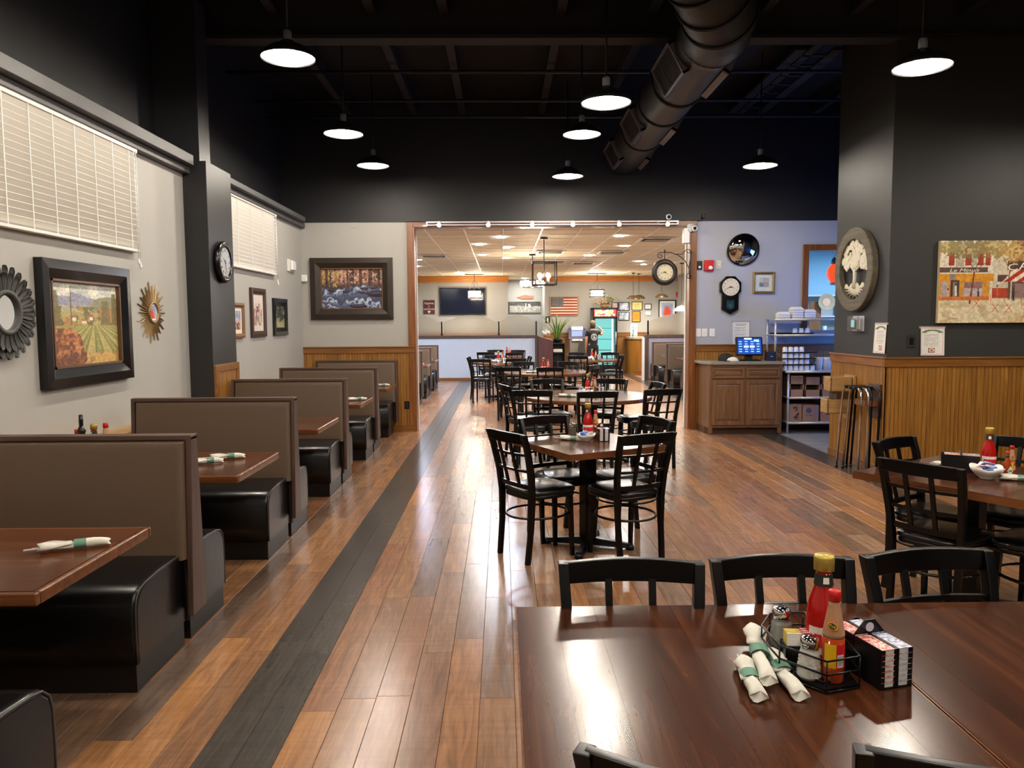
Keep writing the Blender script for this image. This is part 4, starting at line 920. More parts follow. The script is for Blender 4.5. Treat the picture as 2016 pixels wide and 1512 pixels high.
IRON = mat('wrought_iron', '#2e2824', .5, metal=.4)
t = thing('bracket_clock', 'round dark-rimmed clock hanging from a scrolled iron bracket in the opening', 'clock', (2.40, BACK_Y - .06, 2.335))
MB().lathe([(.12, -.03), (.125, -.045), (.15, -.05), (.185, -.035), (.195, 0), (.185, .035), (.15, .05), (.125, .045), (.12, .03)], 32, caps=False).build('rim', mat('clock_brown', '#2b2522', .4), t).rotation_euler = (R(90), 0, 0)
def clock_face(t, r, y, m, num, nm, hands, roman=False, dots=False):
    MB().cyl((0, y, 0), (0, y - .006, 0), r, n=32, smooth=False).build('face', m, t)
    for k in range(1, 13):
        a = R(90 - 30 * k); p = (r * .8 * math.cos(a), y - .0065, r * .8 * math.sin(a))
        txt(('I II III IV V VI VII VIII IX X XI XII'.split()[k - 1] if roman else str(k)), r * num, t, p, nm, name='numeral', sx=.7 if roman else 1)
    for ln, ang, wd in hands:
        a = R(90 - ang); c, s = math.cos(a), math.sin(a); h = MB(); h.prism([(-s * wd - c * .02, c * wd - s * .02), (s * wd - c * .02, -c * wd - s * .02), (c * ln, s * ln)], y - .012, y - .009, 'xz'); h.build('hand', BLACKPL, t)
BL = mat('ink', '#1b1a1a', .6)
clock_face(t, .122, -.02, mat('clock_ivory', '#d9cfae', .5), .26, BL, [(.06, 130, .006), (.095, 255, .004)], True)
br = MB()
def spiral(cx, cz, r0, turns, a0, n=26, s=1):
    return [(cx + (r0 * (1 - .8 * k / n)) * math.cos(a0 + s * turns * 2 * PI * k / n), 0, cz + (r0 * (1 - .8 * k / n)) * math.sin(a0 + s * turns * 2 * PI * k / n)) for k in range(n + 1)]
br.tube([(.37, 0, -.02), (.36, 0, .06), (.30, 0, .17), (.2, 0, .25), (.08, 0, .29), (-.04, 0, .29)] + spiral(-.06, .24, .05, 1.2, R(80)), .006, 6)
br.tube([(.4, 0, .3), (.37, 0, .16), (.36, 0, .02), (.37, 0, -.1)], .006, 6); br.tube([(.17, 0, .27), (.25, 0, .26), (.3, 0, .31)] + spiral(.345, .3, .04, 1.1, R(170), s=-1), .005, 6); br.tube(spiral(.375, -.06, .05, 1.2, R(100)), .005, 6); br.tube([(.0, 0, .29), (.0, 0, .195)], .006, 6); br.cyl((0, 0, .29), (0, 0, .33), .012)
br.box(.372, .386, -.015, .015, -.12, .32); br.build('bracket', IRON, t)
t = thing('emergency_light', 'white emergency light box on the right jamb top', 'light', (2.66, BACK_Y - .0, 2.92)); MB().box(.02, .11, -.06, .06, -.16, .06).build('case', WHITE, t, bevel=.01)
for z in (.09, .05): MB().cyl((.09, -.03, z), (.12, -.08, z - .01), .03, .04).build('lamp_head', WHITE, t)
def camera_(x, y, z, label):
    t = thing('security_camera', label, 'camera', (x, y, z), 0, 'white security cameras'); MB().lathe([(.03, 0), (.045, .01), (.045, .03), (.02, .06)], 16).build('mount', WHITE, t).rotation_euler = (R(-90), 0, 0)
    MB().lathe([(.03, -.0), (.042, .004), (.042, .02), (.03, .03)], 18).build('ring', WHITE, t).rotation_euler = (R(90), 0, 0); o = t.children[-1]; o.location = (0, -.01, 0)
    MB().sphere((0, -.03, 0), .028, 12, 8).build('lens', BLACKPL, t)
camera_(2.45, BACK_Y - .062, 3.135, 'white round security camera above the opening, left one'); camera_(2.83, BACK_Y - .062, 2.97, 'white round security camera on right jamb, lower one')
t = thing('black_wall_camera', 'small black camera on the dark upper wall right of the opening', 'camera', (2.99, BACK_Y - .004, 3.165)); MB().box(-.03, .03, -.02, 0, -.03, .03).build('mount', BLACKPL, t); MB().cyl((0, -.02, 0), (-.03, -.1, -.02), .028, n=14).build('body', mat('dark_grey_plastic', '#2e2e31', .35), t); MB().cyl((-.03, -.1, -.02), (-.0315, -.104, -.021), .018, n=14).build('lens', CHROME, t)
# black band over the opening
struct(MB().box(-1.4, 2.93, BACK_Y - .06, BACK_Y, 3.09, 3.16).build('trim_19', BLACKP))

# ------------------------------------------------------------------ spiral duct
DUCTM = mat('duct_grey', '#171616', .5, metal=.0, var=.12, vs=2)
t = thing('spiral_duct', 'long round black spiral air duct below the ceiling', 'duct', (1.765, 0, 4.0))
pp = [(0, 11.2 - .05 * k, 0) for k in range(96)]          # straight run
el = [(0, 6.4, 0), (-.06, 6.15, .015), (-.17, 5.9, .05), (-.32, 5.65, .11), (-.5, 5.4, .2), (-.7, 5.15, .32), (-.92, 4.9, .45)]
for p, q in zip(el, el[1:]): pp += [tuple(p[i] + (q[i] - p[i]) * u for i in range(3)) for u in (.2, .4, .6, .8, 1.)]
MB().tube(pp, [(.272 if k < 92 else .285) + (.006 if k % 2 else 0) for k in range(len(pp))], 30).build('pipe', DUCTM, t)
def rad(y): return .275
for p, q in zip(el[1:-1], el[2:]):
    d = (Vector(q) - Vector(p)).normalized(); u = d.orthogonal().normalized(); v = d.cross(u)
    MB().tube([tuple(Vector(p) + (u * math.cos(a) + v * math.sin(a)) * .298) for a in [2 * PI * k / 28 for k in range(28)]], .012, 6, closed=True).build('joint_collar', DUCTM, t)
for y in (6.55, 7.75, 8.5, 9.7): MB().tube([((rad(y) + .008) * math.cos(a), y, (rad(y) + .008) * math.sin(a)) for a in [2 * PI * k / 28 for k in range(28)]], .013, 6, closed=True).build('joint_collar', DUCTM, t)
for y0, y1 in ((6.75, 7.5), (8.75, 9.45), (10.3, 10.95)):
    for s, a in ((-1, 208), (1, -28)):
        c, sn = math.cos(R(a)), math.sin(R(a)); g = MB(); M_ = Matrix.Translation((c * .272, (y0 + y1) / 2, sn * .272)) @ Matrix.Rotation(R(a) , 4, 'Y').inverted()
        g.M = M_; L2 = (y1 - y0) / 2
        for q in ((-.03, .03, -L2, -L2 + .03, -.15, .15), (-.03, .03, L2 - .03, L2, -.15, .15), (-.03, .03, -L2, L2, -.15, -.125), (-.03, .03, -L2, L2, .125, .15)): g.box(*q)
        o = g.build('grille_frame', mat('grille_edge', '#5c595e', .4), t)
        g = MB(); g.M = M_; g.box(-.03, .008, -L2 + .03, L2 - .03, -.13, .13)
        for k in range(12): g.box(.008, .012, -L2 + .04 + k * (2 * L2 - .08) / 12, -L2 + .05 + k * (2 * L2 - .08) / 12, -.13, .13)
        g.build('grille', mat('grille_dark', '#1d1b1d', .6), t)

# ------------------------------------------------------------------ blinds and windows on the left
SLAT = mat('blind_slat', '#f6f2e8', .45, var=.02)
NIGHT = mat('night_glass', '#22262c', .08, var=.02)
def blind(win, n, label, bottom, name='window_blind', cords=5, tilt=52):
    y0, y1, z0, z1 = win
    o = struct(MB().box(LWX - .2, LWX - .18, y0, y1, z0, z1).build('window_%d' % n, NIGHT))
    f = MB(); f.box(LWX - .18, LWX - .12, y0, y1, z0, z0 + .04).box(LWX - .18, LWX - .12, y0, y1, z1 - .04, z1).box(LWX - .18, LWX - .12, y0, y0 + .04, z0, z1).box(LWX - .18, LWX - .12, y1 - .04, y1, z0, z1); f.build('window_frame', mat('window_grey', '#55565a', .5), o)
    t = thing(name, label, 'blind', (LWX + .03, (y0 + y1) / 2, 0), 0, 'white slatted window blinds'); h = (y1 - y0) / 2 - .02
    MB().box(-.028, .028, -h - .02, h + .02, z1 - .01, z1 + .055).build('head_rail', WHITEP, t, bevel=.005)
    k = 0; z = z1 - .03; c, s = math.cos(R(tilt)), math.sin(R(tilt)); me = None
    while z > bottom + .03:
        if me is None:
            m = MB(); m.hexa([(-.025 * c, -h, -.025 * s), (-.025 * c + .0025, -h, -.025 * s - .003), (-.025 * c + .0025, h, -.025 * s - .003), (-.025 * c, h, -.025 * s)], [(.025 * c, -h, .025 * s), (.025 * c + .0025, -h, .025 * s - .003), (.025 * c + .0025, h, .025 * s - .003), (.025 * c, h, .025 * s)])
            o2 = m.build('slat', SLAT, t); me = o2.data
        else: o2 = put('slat', me, None, t)
        o2.location = (0, 0, z); z -= .0435; k += 1
    MB().box(-.026, .026, -h, h, bottom, bottom + .022).build('bottom_rail', WHITEP, t, bevel=.004)
    for q in range(cords):
        y = -h + .12 + (2 * h - .24) * q / (cords - 1); MB().box(.022, .025, y - .004, y + .004, bottom, z1).build('ladder_tape', WHITE, t)
    for dy in (0, .03):
        y = h - .05 + dy; m = MB(); m.tube([(.03, y, z1), (.034, y, bottom - .05)], .003, 5); m.lathe([(.004, 0), (.012, -.03), (.011, -.045), (.003, -.05)], 8, (.034, y, bottom - .05 - dy)); m.build('pull_cord', WHITE, t)
blind(W1, 1, 'large white slatted blind on the left wall above the vineyard painting', 2.19, cords=10)
blind(W2, 2, 'smaller closed white blind beyond the black column', 2.235, tilt=60)

# ------------------------------------------------------------------ pictures and mirrors on the left wall
def paint_vineyard(h=210, w=210):
    rng = np.random.default_rng(11); im = canvas(h, w, '#b9c2c0'); y, x = YX(h, w)
    n1 = fbm(h, w, 5, 8, 4, rng); n2 = fbm(h, w, 14, 14, 4, rng); n3 = fbm(h, w, 60, 60, 3, rng)
    blend(im, sstep(.45, .6, n1) * (y < .2), '#dcdcd2')
    hill = .2 - .06 * np.sin(x * 5 + .4) * (x > .3) - .03 * n1
    blend(im, sstep(-.01, .01, y - hill), '#8c8fae'); blend(im, sstep(-.01, .02, y - (.27 + .03 * n1)), '#a9a58c')
    r = np.hypot((x - .85) / .28, (y - .3) / .13); blend(im, sstep(1.05, .95, r), '#8b8a70')
    blend(im, sstep(0, .03, y - .33 - .03 * n1), '#a89c62'); blend(im, (sstep(.5, .58, n2) * (y > .3) * (y < .52)), '#6e6a45'); blend(im, (sstep(.55, .62, fbm(h, w, 9, 9, 3, rng)) * (y > .3) * (y < .52)), '#b07a45')
    for a, b_, c_, d in ((.3, .36, .43, .47), (.44, .5, .47, .5), (.55, .6, .42, .46)): rect(im, a, b_, c_, d, '#e8dcc8'); rect(im, a - .01, b_ + .01, c_ - .025, c_, '#b0604a')
    # vine rows fanning out
    v = y > .52; u = (x - .62) / np.maximum(.02, y - .46); rows = .5 + .5 * np.sin(u * 9)
    blend(im, v * 1., '#b3a465'); blend(im, v * sstep(.35, .65, rows + .5 * (n3 - .5)), '#6c7443'); blend(im, v * sstep(.7, .95, rows) * .7, '#a5a458')
    g = (y > .84) & (x > .42); blend(im, g * sstep(.83, .87, y), '#c79c56'); blend(im, g * sstep(.55, .6, n2) * .6, '#8a6a3c')
    bush = sstep(.03, -.03, np.hypot((x - .12) / .36, (y - .86) / .32) - 1 + .35 * (n2 - .5)); nb = fbm(h, w, 22, 26, 5, rng); blend(im, bush, '#8a5238'); blend(im, bush * sstep(.45, .6, nb) * .85, '#b5633a'); blend(im, bush * sstep(.56, .68, nb) * .8, '#cf8a58'); blend(im, bush * sstep(.48, .38, nb) * .7, '#5d3a30'); blend(im, bush * sstep(.75, 1., y) * .6, '#4f302c')
    for cx, tp, wd in ((.29, .07, .012), (.06, .12, .09), (.8, .22, .08), (.94, .12, .05)): blend(im, sstep(1.1, .8, np.abs(x - cx) / (wd * (.5 + y) ) + .5 * (n2 - .5)) * (y > tp) * (y < .52) * .85, '#6b6444' if wd < .1 else '#7a6a48')
    im = im * (.8 + .4 * n3)[..., None]; return np.clip(im * .8 + im.mean(2, keepdims=True) * .12 + np.array([.09, .075, .05]), 0, 1)
BLKF = mat('black_frame', '#0a0909', .22, var=.15, coat=.2); BRNL = mat('bronze_lip', '#6a4c38', .4, metal=.3)
frame('vineyard_painting', 'large black framed painting of a vineyard on the left wall', 'painting', LWX, 5.485, 1.625, 1.145, .84, .125, BLKF, paint_vineyard(), 90, .055, lip=BRNL)
def paint_river(h=110, w=160):
    rng = np.random.default_rng(4); im = canvas(h, w, '#4a3d3a'); y, x = YX(h, w); n = fbm(h, w, 8, 14, 4, rng); n3 = fbm(h, w, 30, 44, 2, rng)
    f = y < .46; blend(im, f * sstep(.4, .6, n), '#9c6c5c'); blend(im, f * sstep(.55, .7, n3), '#c9a58c'); blend(im, f * (x < .3) * sstep(.45, .6, n3), '#b3a05a')
    tr = smooth_noise(1, w, 1, 40, rng)[0][None]; blend(im, f * sstep(.72, .84, tr + .25 * (n - .5)) * .6, '#c9aa9a'); blend(im, f * sstep(.32, .2, tr + .2 * (n - .5)) * .7, '#33272a'); blend(im, f * sstep(.3, .46, y) * sstep(.4, .5, n), '#4d3b3a')
    u = (x - .1) * 3 + (y - .45) * 9 * (1.2 - x); wv = .5 + .5 * np.sin(u * 3.4 + 15 * n); wt = sstep(.44, .5, y - .05 * np.sin(x * 7) + .04 * (n - .5)); blend(im, wt, '#4f566c'); blend(im, wt * sstep(.3, .9, wv) * .8, '#8e9ab6'); blend(im, wt * sstep(.75, 1., wv) * sstep(.42, .6, n) * .8, '#cfd8e8'); blend(im, wt * sstep(.55, .35, n) * .6, '#3a3f55')
    for cx, cy, rx, ry in ((.9, .63, .17, .08), (.7, .5, .07, .035), (.66, .6, .05, .03), (.16, .54, .05, .03), (.4, .57, .06, .04), (.6, .93, .14, .05), (.85, .48, .06, .03), (.3, .48, .04, .02)):
        d = np.hypot((x - cx) / rx, (y - cy) / ry) + .3 * (n3 - .5); blend(im, sstep(1.05, .9, d), '#2c2630'); blend(im, sstep(.9, .5, d) * (y < cy) * .6, '#6e5f68')
    return im
frame('river_photograph', 'brown framed photograph of a rushing rocky river beside the opening', 'picture', -2.205, BACK_Y, 2.122, 1.21, .90, .15, mat('dark_bronze_frame', '#2e2620', .38, var=.2, metal=.3), paint_river(), 0, .05, lip=BRNL)
def paint_small(kind, h=60, w=40):
    rng = np.random.default_rng(kind); im = canvas(h, w, ['#e4dccb', '#d8cfc4', '#3c423c'][kind]); y, x = YX(h, w); n = fbm(h, w, 6, 6, 4, rng)
    if kind == 0: rect(im, .12, .88, .14, .86, '#8a9ab0'); blend(im, (y > .5) * (y < .86) * (x > .12) * (x < .88) * 1., '#7a4a3a'); blend(im, (n > .55) * (x > .12) * (x < .88) * (y > .14) * (y < .86) * .8, '#c9c2bb')
    elif kind == 1:
        blend(im, sstep(.5, .58, n) * (y > .25) * (y < .85) * (abs(x - .5) < .38), '#a5877a'); blend(im, sstep(.55, .62, fbm(h, w, 9, 9, 3, rng)) * (abs(x - .6) < .25) * (abs(y - .55) < .22), '#8a3f3c')
        for c in (.35, .55, .68): blend(im, (abs(x - c) < .02) * (y > .25) * (y < .8) * .7, '#6d5c54')
    else:
        blend(im, sstep(.5, .65, n) * (y < .5), '#8f9a92'); blend(im, sstep(.6, .8, y), '#8b8a62')
        for c in (.2, .45, .6, .8): blend(im, (abs(x - c) < .03) * (y < .7) * 1., '#232822')
        blend(im, sstep(.45, .6, n) * (y > .55) * .6, '#b9b489')
    return im
frame('small_framed_picture', 'small gold-brown framed picture half hidden by the column', 'picture', LWX, 8.6, 1.655, .38, .39, .05, wood('gold_brown_frame', '#6e4d2c', '#93704a', 2, .4), paint_small(0), 90, .03, group='small pictures on the left wall')
frame('small_framed_picture', 'tall brown framed pale sketch, middle of three small pictures', 'picture', LWX, 9.325, 1.75, .55, .58, .07, wood('walnut_frame', '#2f1e18', '#4a3128', 2, .4), paint_small(1), 90, .03, group='small pictures on the left wall')
frame('small_framed_picture', 'black framed dark forest picture nearest the back corner', 'picture', LWX, 10.24, 1.705, .62, .48, .1, BLKF, paint_small(2), 90, .03, group='small pictures on the left wall')
# sunburst mirror
t = thing('sunburst_mirror', 'gold sunburst mirror right of the vineyard painting', 'mirror', (LWX, 6.51, 1.715), 90)
for k in range(44):
    a = 2 * PI * k / 44; L_ = [.25, .19, .225, .17][k % 4]; c, s = math.cos(a), math.sin(a); w = .013
    MB().hexa([(c * .06 + s * w * .6, -.006, s * .06 - c * w * .6), (c * L_ + s * w * .5, -.004, s * L_ - c * w * .5), (c * L_ - s * w * .5, -.004, s * L_ + c * w * .5), (c * .06 - s * w * .6, -.006, s * .06 + c * w * .6)],
              [(c * .06 + s * w * .3, -.02, s * .06 - c * w * .3), (c * (L_ + .012), -.01, s * (L_ + .012)), (c * (L_ + .012), -.011, s * (L_ + .012)), (c * .06 - s * w * .3, -.02, s * .06 + c * w * .3)]).build('ray', GOLD, t)
MB().tube([(.082 * math.cos(a), -.022, .082 * math.sin(a)) for a in [2 * PI * k / 32 for k in range(32)]], .011, 8, closed=True).build('rim', GOLD, t); MB().cyl((0, -.02, 0), (0, -.024, 0), .08, n=32, smooth=False).build('glass', MIRROR, t)
# petal mirror
t = thing('petal_mirror', 'dark grey flower-shaped mirror cut by the left edge', 'mirror', (LWX, 4.565, 1.692), 90); PG = mat('petal_grey', '#3a3a38', .55, var=.1)
for ring_, (r0, r1, wd, yo) in enumerate(((.13, .278, .029, -.03), (.12, .235, .023, -.045))):
    for k in range(24):
        a = 2 * PI * (k + .5 * ring_) / 24; c, s = math.cos(a), math.sin(a); rg = []
        for q in range(10):
            u = q / 9; r = r0 + (r1 - r0) * u; w = wd * ((.45 + .55 * u / .7) if u < .7 else math.sqrt(max(.03, 1 - ((u - .7) / .3) ** 2)))
            yz = yo - .014 * u * u; rg.append([(c * r + s * w, yz - .004, s * r - c * w), (c * r + s * w * .5, yz + .004, s * r - c * w * .5), (c * r, yz + .006, s * r), (c * r - s * w * .5, yz + .004, s * r + c * w * .5), (c * r - s * w, yz - .004, s * r + c * w), (c * r, yz + .016, s * r)])
        MB().loft(rg, True, True).build('petal', PG, t)
MB().lathe([(.1, 0), (.105, .05), (.13, .055), (.14, .03), (.14, 0)], 32, caps=False).build('rim', PG, t).rotation_euler = (R(90), 0, 0); MB().cyl((0, -.03, 0), (0, -.034, 0), .103, n=32, smooth=False).build('glass', MIRROR, t)
# wall clock on the column
t = thing('wall_clock', 'round black clock with pale face on the left column', 'clock', (-2.72, 7.57, 2.215), 90)
MB().lathe([(.0, 0), (.2, 0), (.205, .03), (.185, .055), (.15, .05), (.14, .035), (.0, .034)], 32, caps=False).build('rim', BLKF, t).rotation_euler = (R(90), 0, 0)
clock_face(t, .138, -.034, mat('clock_grey', '#a8aaac', .5), .24, mat('ink_grey', '#4a4b4d', .6), [(.07, 300, .006), (.1, 170, .004)], True)
# white wall devices in the left corner
t = thing('thermostat', 'white thermostat box on the left wall near the corner', 'thermostat', (LWX, 10.86, 2.42), 90); MB().box(-.2, .16, -.02, 0, -.085, .08).build('plate', WHITEP, t, bevel=.006); MB().box(-.11, .08, -.06, -.02, -.07, .06).build('cover', WHITE, t, bevel=.015); MB().cyl((.09, -.03, -.05), (.1, -.03, -.05), .015).build('dial', BLACKPL, t)
t = thing('motion_sensor', 'small white sensor box in the back left corner', 'sensor', (-2.895, BACK_Y, 2.275)); MB().box(-.045, .045, -.05, 0, -.05, .055).build('case', WHITE, t, bevel=.012); MB().box(-.025, .025, -.054, -.05, -.03, .01).build('lens', WHITEP, t)
t = thing('cover_plate', 'small grey cover plate at top of the back wall', 'plate', (-2.156, BACK_Y, 3.045)); MB().box(-.06, .06, -.008, 0, -.04, .04).build('plate', GREY, t, bevel=.002)
t = thing('power_outlet', 'dark power outlet on the wainscot beside the last booth', 'outlet', (-1.424, BACK_Y - .02, .395)); MB().box(-.035, .035, -.008, .012, -.058, .058).build('plate', BLACKPL, t, bevel=.003)
for z in (-.022, .022): MB().box(-.014, .014, -.011, -.008, z - .014, z + .014).build('socket', mat('outlet_grey', '#2c2c2c', .4), t)
# ------------------------------------------------------------------ things on the tables
TZ = .7605
KETCH = mat('ketchup_red', '#a80f0c', .12, coat=.3, var=.05); GOLDC = mat('gold_cap', '#b8a04a', .35, metal=.5); SAUCE = mat('hot_sauce', '#9c3a16', .12, var=.2, coat=.3); SAUCEG = mat('sauce_bottle_film', '#b98a68', .15, coat=.3)
SALT = mat('salt', '#e4e2da', .5); FORK = mat('fork_steel', '#dcdcdc', .3, metal=.35); SALTR = mat('salt_behind_glass', '#d2d0c8', .12, spec=.6, coat=.5); PEPPERM = mat('pepper', '#4d3f33', .7, var=.5, vs=400); CLOTH = mat('napkin_cloth', '#dedbd0', .85, bump=.15, bs=160); BANDG = mat('green_paper_band', '#5f8a76', .7); PAPERW = mat('paper_white', '#ecebe6', .7, var=.02)
LABW = mat('label_white', '#e8e4d8', .5, var=.02); LABK = mat('label_black', '#23281f', .45); LABY = mat('label_yellow', '#e8b814', .45); LABR = mat('label_red', '#cf2026', .45); YEL = mat('packet_yellow', '#e6d06a', .6); PINK = mat('packet_pink', '#e39aa2', .6); BLUE = mat('packet_blue', '#4a6fc0', .6); RIMGL = mat('shaker_glass', '#c9ccca', .08, trans=.6, var=0, ior=1.3)
def wrap(r, z0, z1, a0, a1, n=10, prof=None):
    """curved label: arc patch of radius r"""
    b = MB(); rs = prof or (lambda z: r)
    rg = [[(rs(z) * math.cos(R(a0 + (a1 - a0) * k / n)), rs(z) * math.sin(R(a0 + (a1 - a0) * k / n)), z) for k in range(n + 1)] for z in [z0 + (z1 - z0) * q / 3 for q in range(4)]]
    vs = [p for r_ in rg for p in r_]; w = n + 1; b.add(vs, [(q * w + k, q * w + k + 1, (q + 1) * w + k + 1, (q + 1) * w + k) for q in range(3) for k in range(n)], True); return b
def ketchup(x, y, label, rz=0, z=TZ, s=1.):
    t = thing('ketchup_bottle', label, 'bottle', (x, y, z), rz, 'ketchup bottles'); t.scale = (s,) * 3
    prof = [(.001, 0), (.03, 0), (.034, .006), (.036, .06), (.0355, .1), (.03, .135), (.02, .165), (.0165, .185), (.0165, .205)]
    MB().lathe(prof, 20).build('body', KETCH, t)
    MB().lathe([(.0165, .203), (.0215, .205), (.022, .233), (.02, .238), (.001, .239)], 20, caps=False).build('cap', GOLDC, t)
    wrap(.0366, .025, .085, 180, 360).build('label', LABW, t); wrap(.0368, .04, .07, 200, 340).build('label_panel', LABR, t); wrap(.0186, .172, .198, 0, 360, 20, lambda z: .021 - (z - .172) * .12).build('neck_label', LABK, t); wrap(.0188, .178, .192, 225, 262, 6, lambda z: .0213 - (z - .172) * .12).build('neck_mark', LABW, t)
    return t
def hot_sauce(x, y, label, rz=0, z=TZ, s=1., style=0):
    t = thing('hot_sauce_bottle', label, 'bottle', (x, y, z), rz, 'hot sauce bottles'); t.scale = (s,) * 3
    if style == 0:
        pr = lambda q: .0235 if q < .1 else .0235 - (.0235 - .0125) * min(1, (q - .1) / .07) ** 1.2
        MB().lathe([(.001, 0), (.022, 0), (.0235, .005), (.0235, .1)], 20).build('sauce', SAUCE, t)
        MB().lathe([(.0235, .1), (.0232, .108), (pr(.13), .13), (pr(.15), .15), (.0125, .17), (.0115, .18)], 20).build('neck', SAUCEG, t)
        MB().lathe([(.0115, .178), (.0138, .179), (.0132, .2), (.011, .203), (.001, .203)], 16, caps=False).build('cap', RED, t)
        l = wrap(.0238, .035, .088, 200, 262).build('label', LABY, t); wrap(.0238, .035, .088, 262, 330).build('label_side', LABR, t); wrap(.0241, .038, .066, 268, 305).build('barcode_patch', LABW, t)
        for k in range(7): wrap(.0243, .041 + .0034 * k, .0426 + .0034 * k, 271, 302).build('barcode_bar', mat('bar_grey', '#85888a', .5), t)
        # oval neck emblem: yellow rim, black field, lettering
        a = R(240); o = MB(); pts = [(.013 * math.cos(q), .0085 * math.sin(q)) for q in [2 * PI * k / 20 for k in range(20)]]
        e = bpy.data.objects.new('emblem', None)
        m1 = Matrix.Translation((.0205 * math.cos(a), .0205 * math.sin(a), .128)) @ Matrix.Rotation(a + PI / 2, 4, 'Z') @ Matrix.Rotation(R(-14), 4, 'X') @ Matrix.Rotation(R(24), 4, 'Y')
        for sc, yo, mm, nm in ((1, -.0012, LABR, 'emblem'), (.9, -.0018, LABY, 'emblem_rim'), (.74, -.0024, LABK, 'emblem_field')):
            b = MB(); b.M = m1; b.prism([(u * sc, v * sc) for u, v in pts], yo, yo + .0008, 'xz'); b.build(nm, mm, t)
        tx = txt('NUAL', .0085, t, (0, 0, 0), LABY, ext=.0001); tx.matrix_local = m1 @ Matrix.Translation((0, -.003, 0)) @ Matrix.Rotation(R(90), 4, 'X')
    else:
        MB().lathe([(.001, 0), (.017, 0), (.018, .004), (.018, .065), (.015, .08), (.008, .1), (.0075, .125)], 16).build('sauce', SAUCE, t)
        MB().lathe([(.0085, .104), (.0085, .12)], 14).build('neck_band', mat('band_green', '#1d4a2e', .5), t); MB().lathe([(.0075, .12), (.0095, .121), (.009, .137), (.001, .138)], 14, caps=False).build('cap', RED, t)
        b = MB(); b.M = Matrix.Translation((0, -.0186, .037)) ; b.prism([(-.02, 0), (0, -.024), (.02, 0), (0, .024)], -.0006, .0, 'xz'); b.build('label', LABW, t); b = MB(); b.M = Matrix.Translation((0, -.0194, .037)); b.box(-.012, .012, -.0004, .0001, -.004, .004); b.build('label_stripe', mat('stripe_green', '#5d8a64', .6), t)
    return t
def shaker(x, y, label, kind=0, z=TZ, s=1.):
    t = thing('salt_shaker' if kind == 0 else 'pepper_shaker', label, 'shaker', (x, y, z), 0, 'glass shakers'); t.scale = (s,) * 3
    pr = [(.001, 0), (.02, 0), (.0235, .006)]
    for k in range(7): pr += [(.0264 - .0008 * k if k > 2 else .0258, .0095 + .0075 * k), (.0238 - .0008 * k if k > 2 else .0232, .0132 + .0075 * k)]
    pr += [(.018, .064), (.0165, .068)]
    MB().lathe(pr, 22).build('jar', SALTR if kind == 0 else PEPPERM if kind == 1 else RIMGL, t)
    MB().lathe([(.0165, .066), (.0195, .067), (.0198, .08), (.018, .087), (.012, .091), (.001, .092)], 20, caps=False).build('lid', CHROME, t)
    for k in range(6): a = 2 * PI * k / 6; MB().cyl((.008 * math.cos(a), .008 * math.sin(a), .0915), (.008 * math.cos(a), .008 * math.sin(a), .0925), .0012, n=6).build('hole', BLACKPL, t)
    return t
def napkin(x, y, rz, label, L_=.2, z=TZ, fork=True, s=1., lift=0., bandx=.02, tilt=0.):
    t = thing('napkin_roll', label, 'napkin', (x, y, z), rz, 'napkin rolls with a green band'); t.scale = (s,) * 3; t.rotation_euler[1] = R(tilt)
    rg = []
    for k in range(11):
        u = k / 10; xx = -L_ / 2 + L_ * u; w = .019 + .006 * math.sin(u * 7) * .5 + (.008 if u < .15 else 0); h = .014 + .003 * math.sin(u * 9 + 1); yo = .004 * math.sin(u * 8)
        rg.append([(xx + .008 * math.sin(3 * a + u), yo + w * math.cos(a), lift + h + h * math.sin(a) * (1 + .12 * math.sin(4 * a + 5 * u))) for a in [2 * PI * q / 14 for q in range(14)]])
    MB().loft(rg, True, True).build('cloth', CLOTH, t)
    fl = MB(); fl.loft([[(-L_ / 2 + .01 + .1 * u, -.016 - .01 * u, lift + .004 + .018 * u), (-L_ / 2 + .01 + .1 * u, .012, lift + .028 + .004 * math.sin(u * 5)), (-L_ / 2 + .01 + .1 * u, .014, lift + .031 + .004 * math.sin(u * 5)), (-L_ / 2 + .01 + .1 * u, -.018 - .01 * u, lift + .008 + .018 * u)] for u in [q / 5 for q in range(6)]], True, True); fl.build('cloth_fold', CLOTH, t)
    b = []
    for xx in (bandx - .021, bandx + .021): b.append([(xx, .0235 * math.cos(a), lift + .0165 + .0172 * math.sin(a)) for a in [2 * PI * q / 20 for q in range(20)]])
    MB().loft(b, False, True).build('paper_band', BANDG, t)
    if fork:
        f = MB(); f.box(-L_ / 2 - .02, -L_ / 2 + .03, -.009, .009, lift + .012, lift + .0145)
        for q in range(4): f.box(-L_ / 2 - .05, -L_ / 2 - .018, -.009 + q * .0052, -.0068 + q * .0052, lift + .012, lift + .0145)
        f.build('fork_tines', FORK, t)
        MB().box(-L_ / 2 - .025, -L_ / 2 + .03, .012, .02, lift + .01, lift + .013).build('knife_tip', FORK, t)
    return t
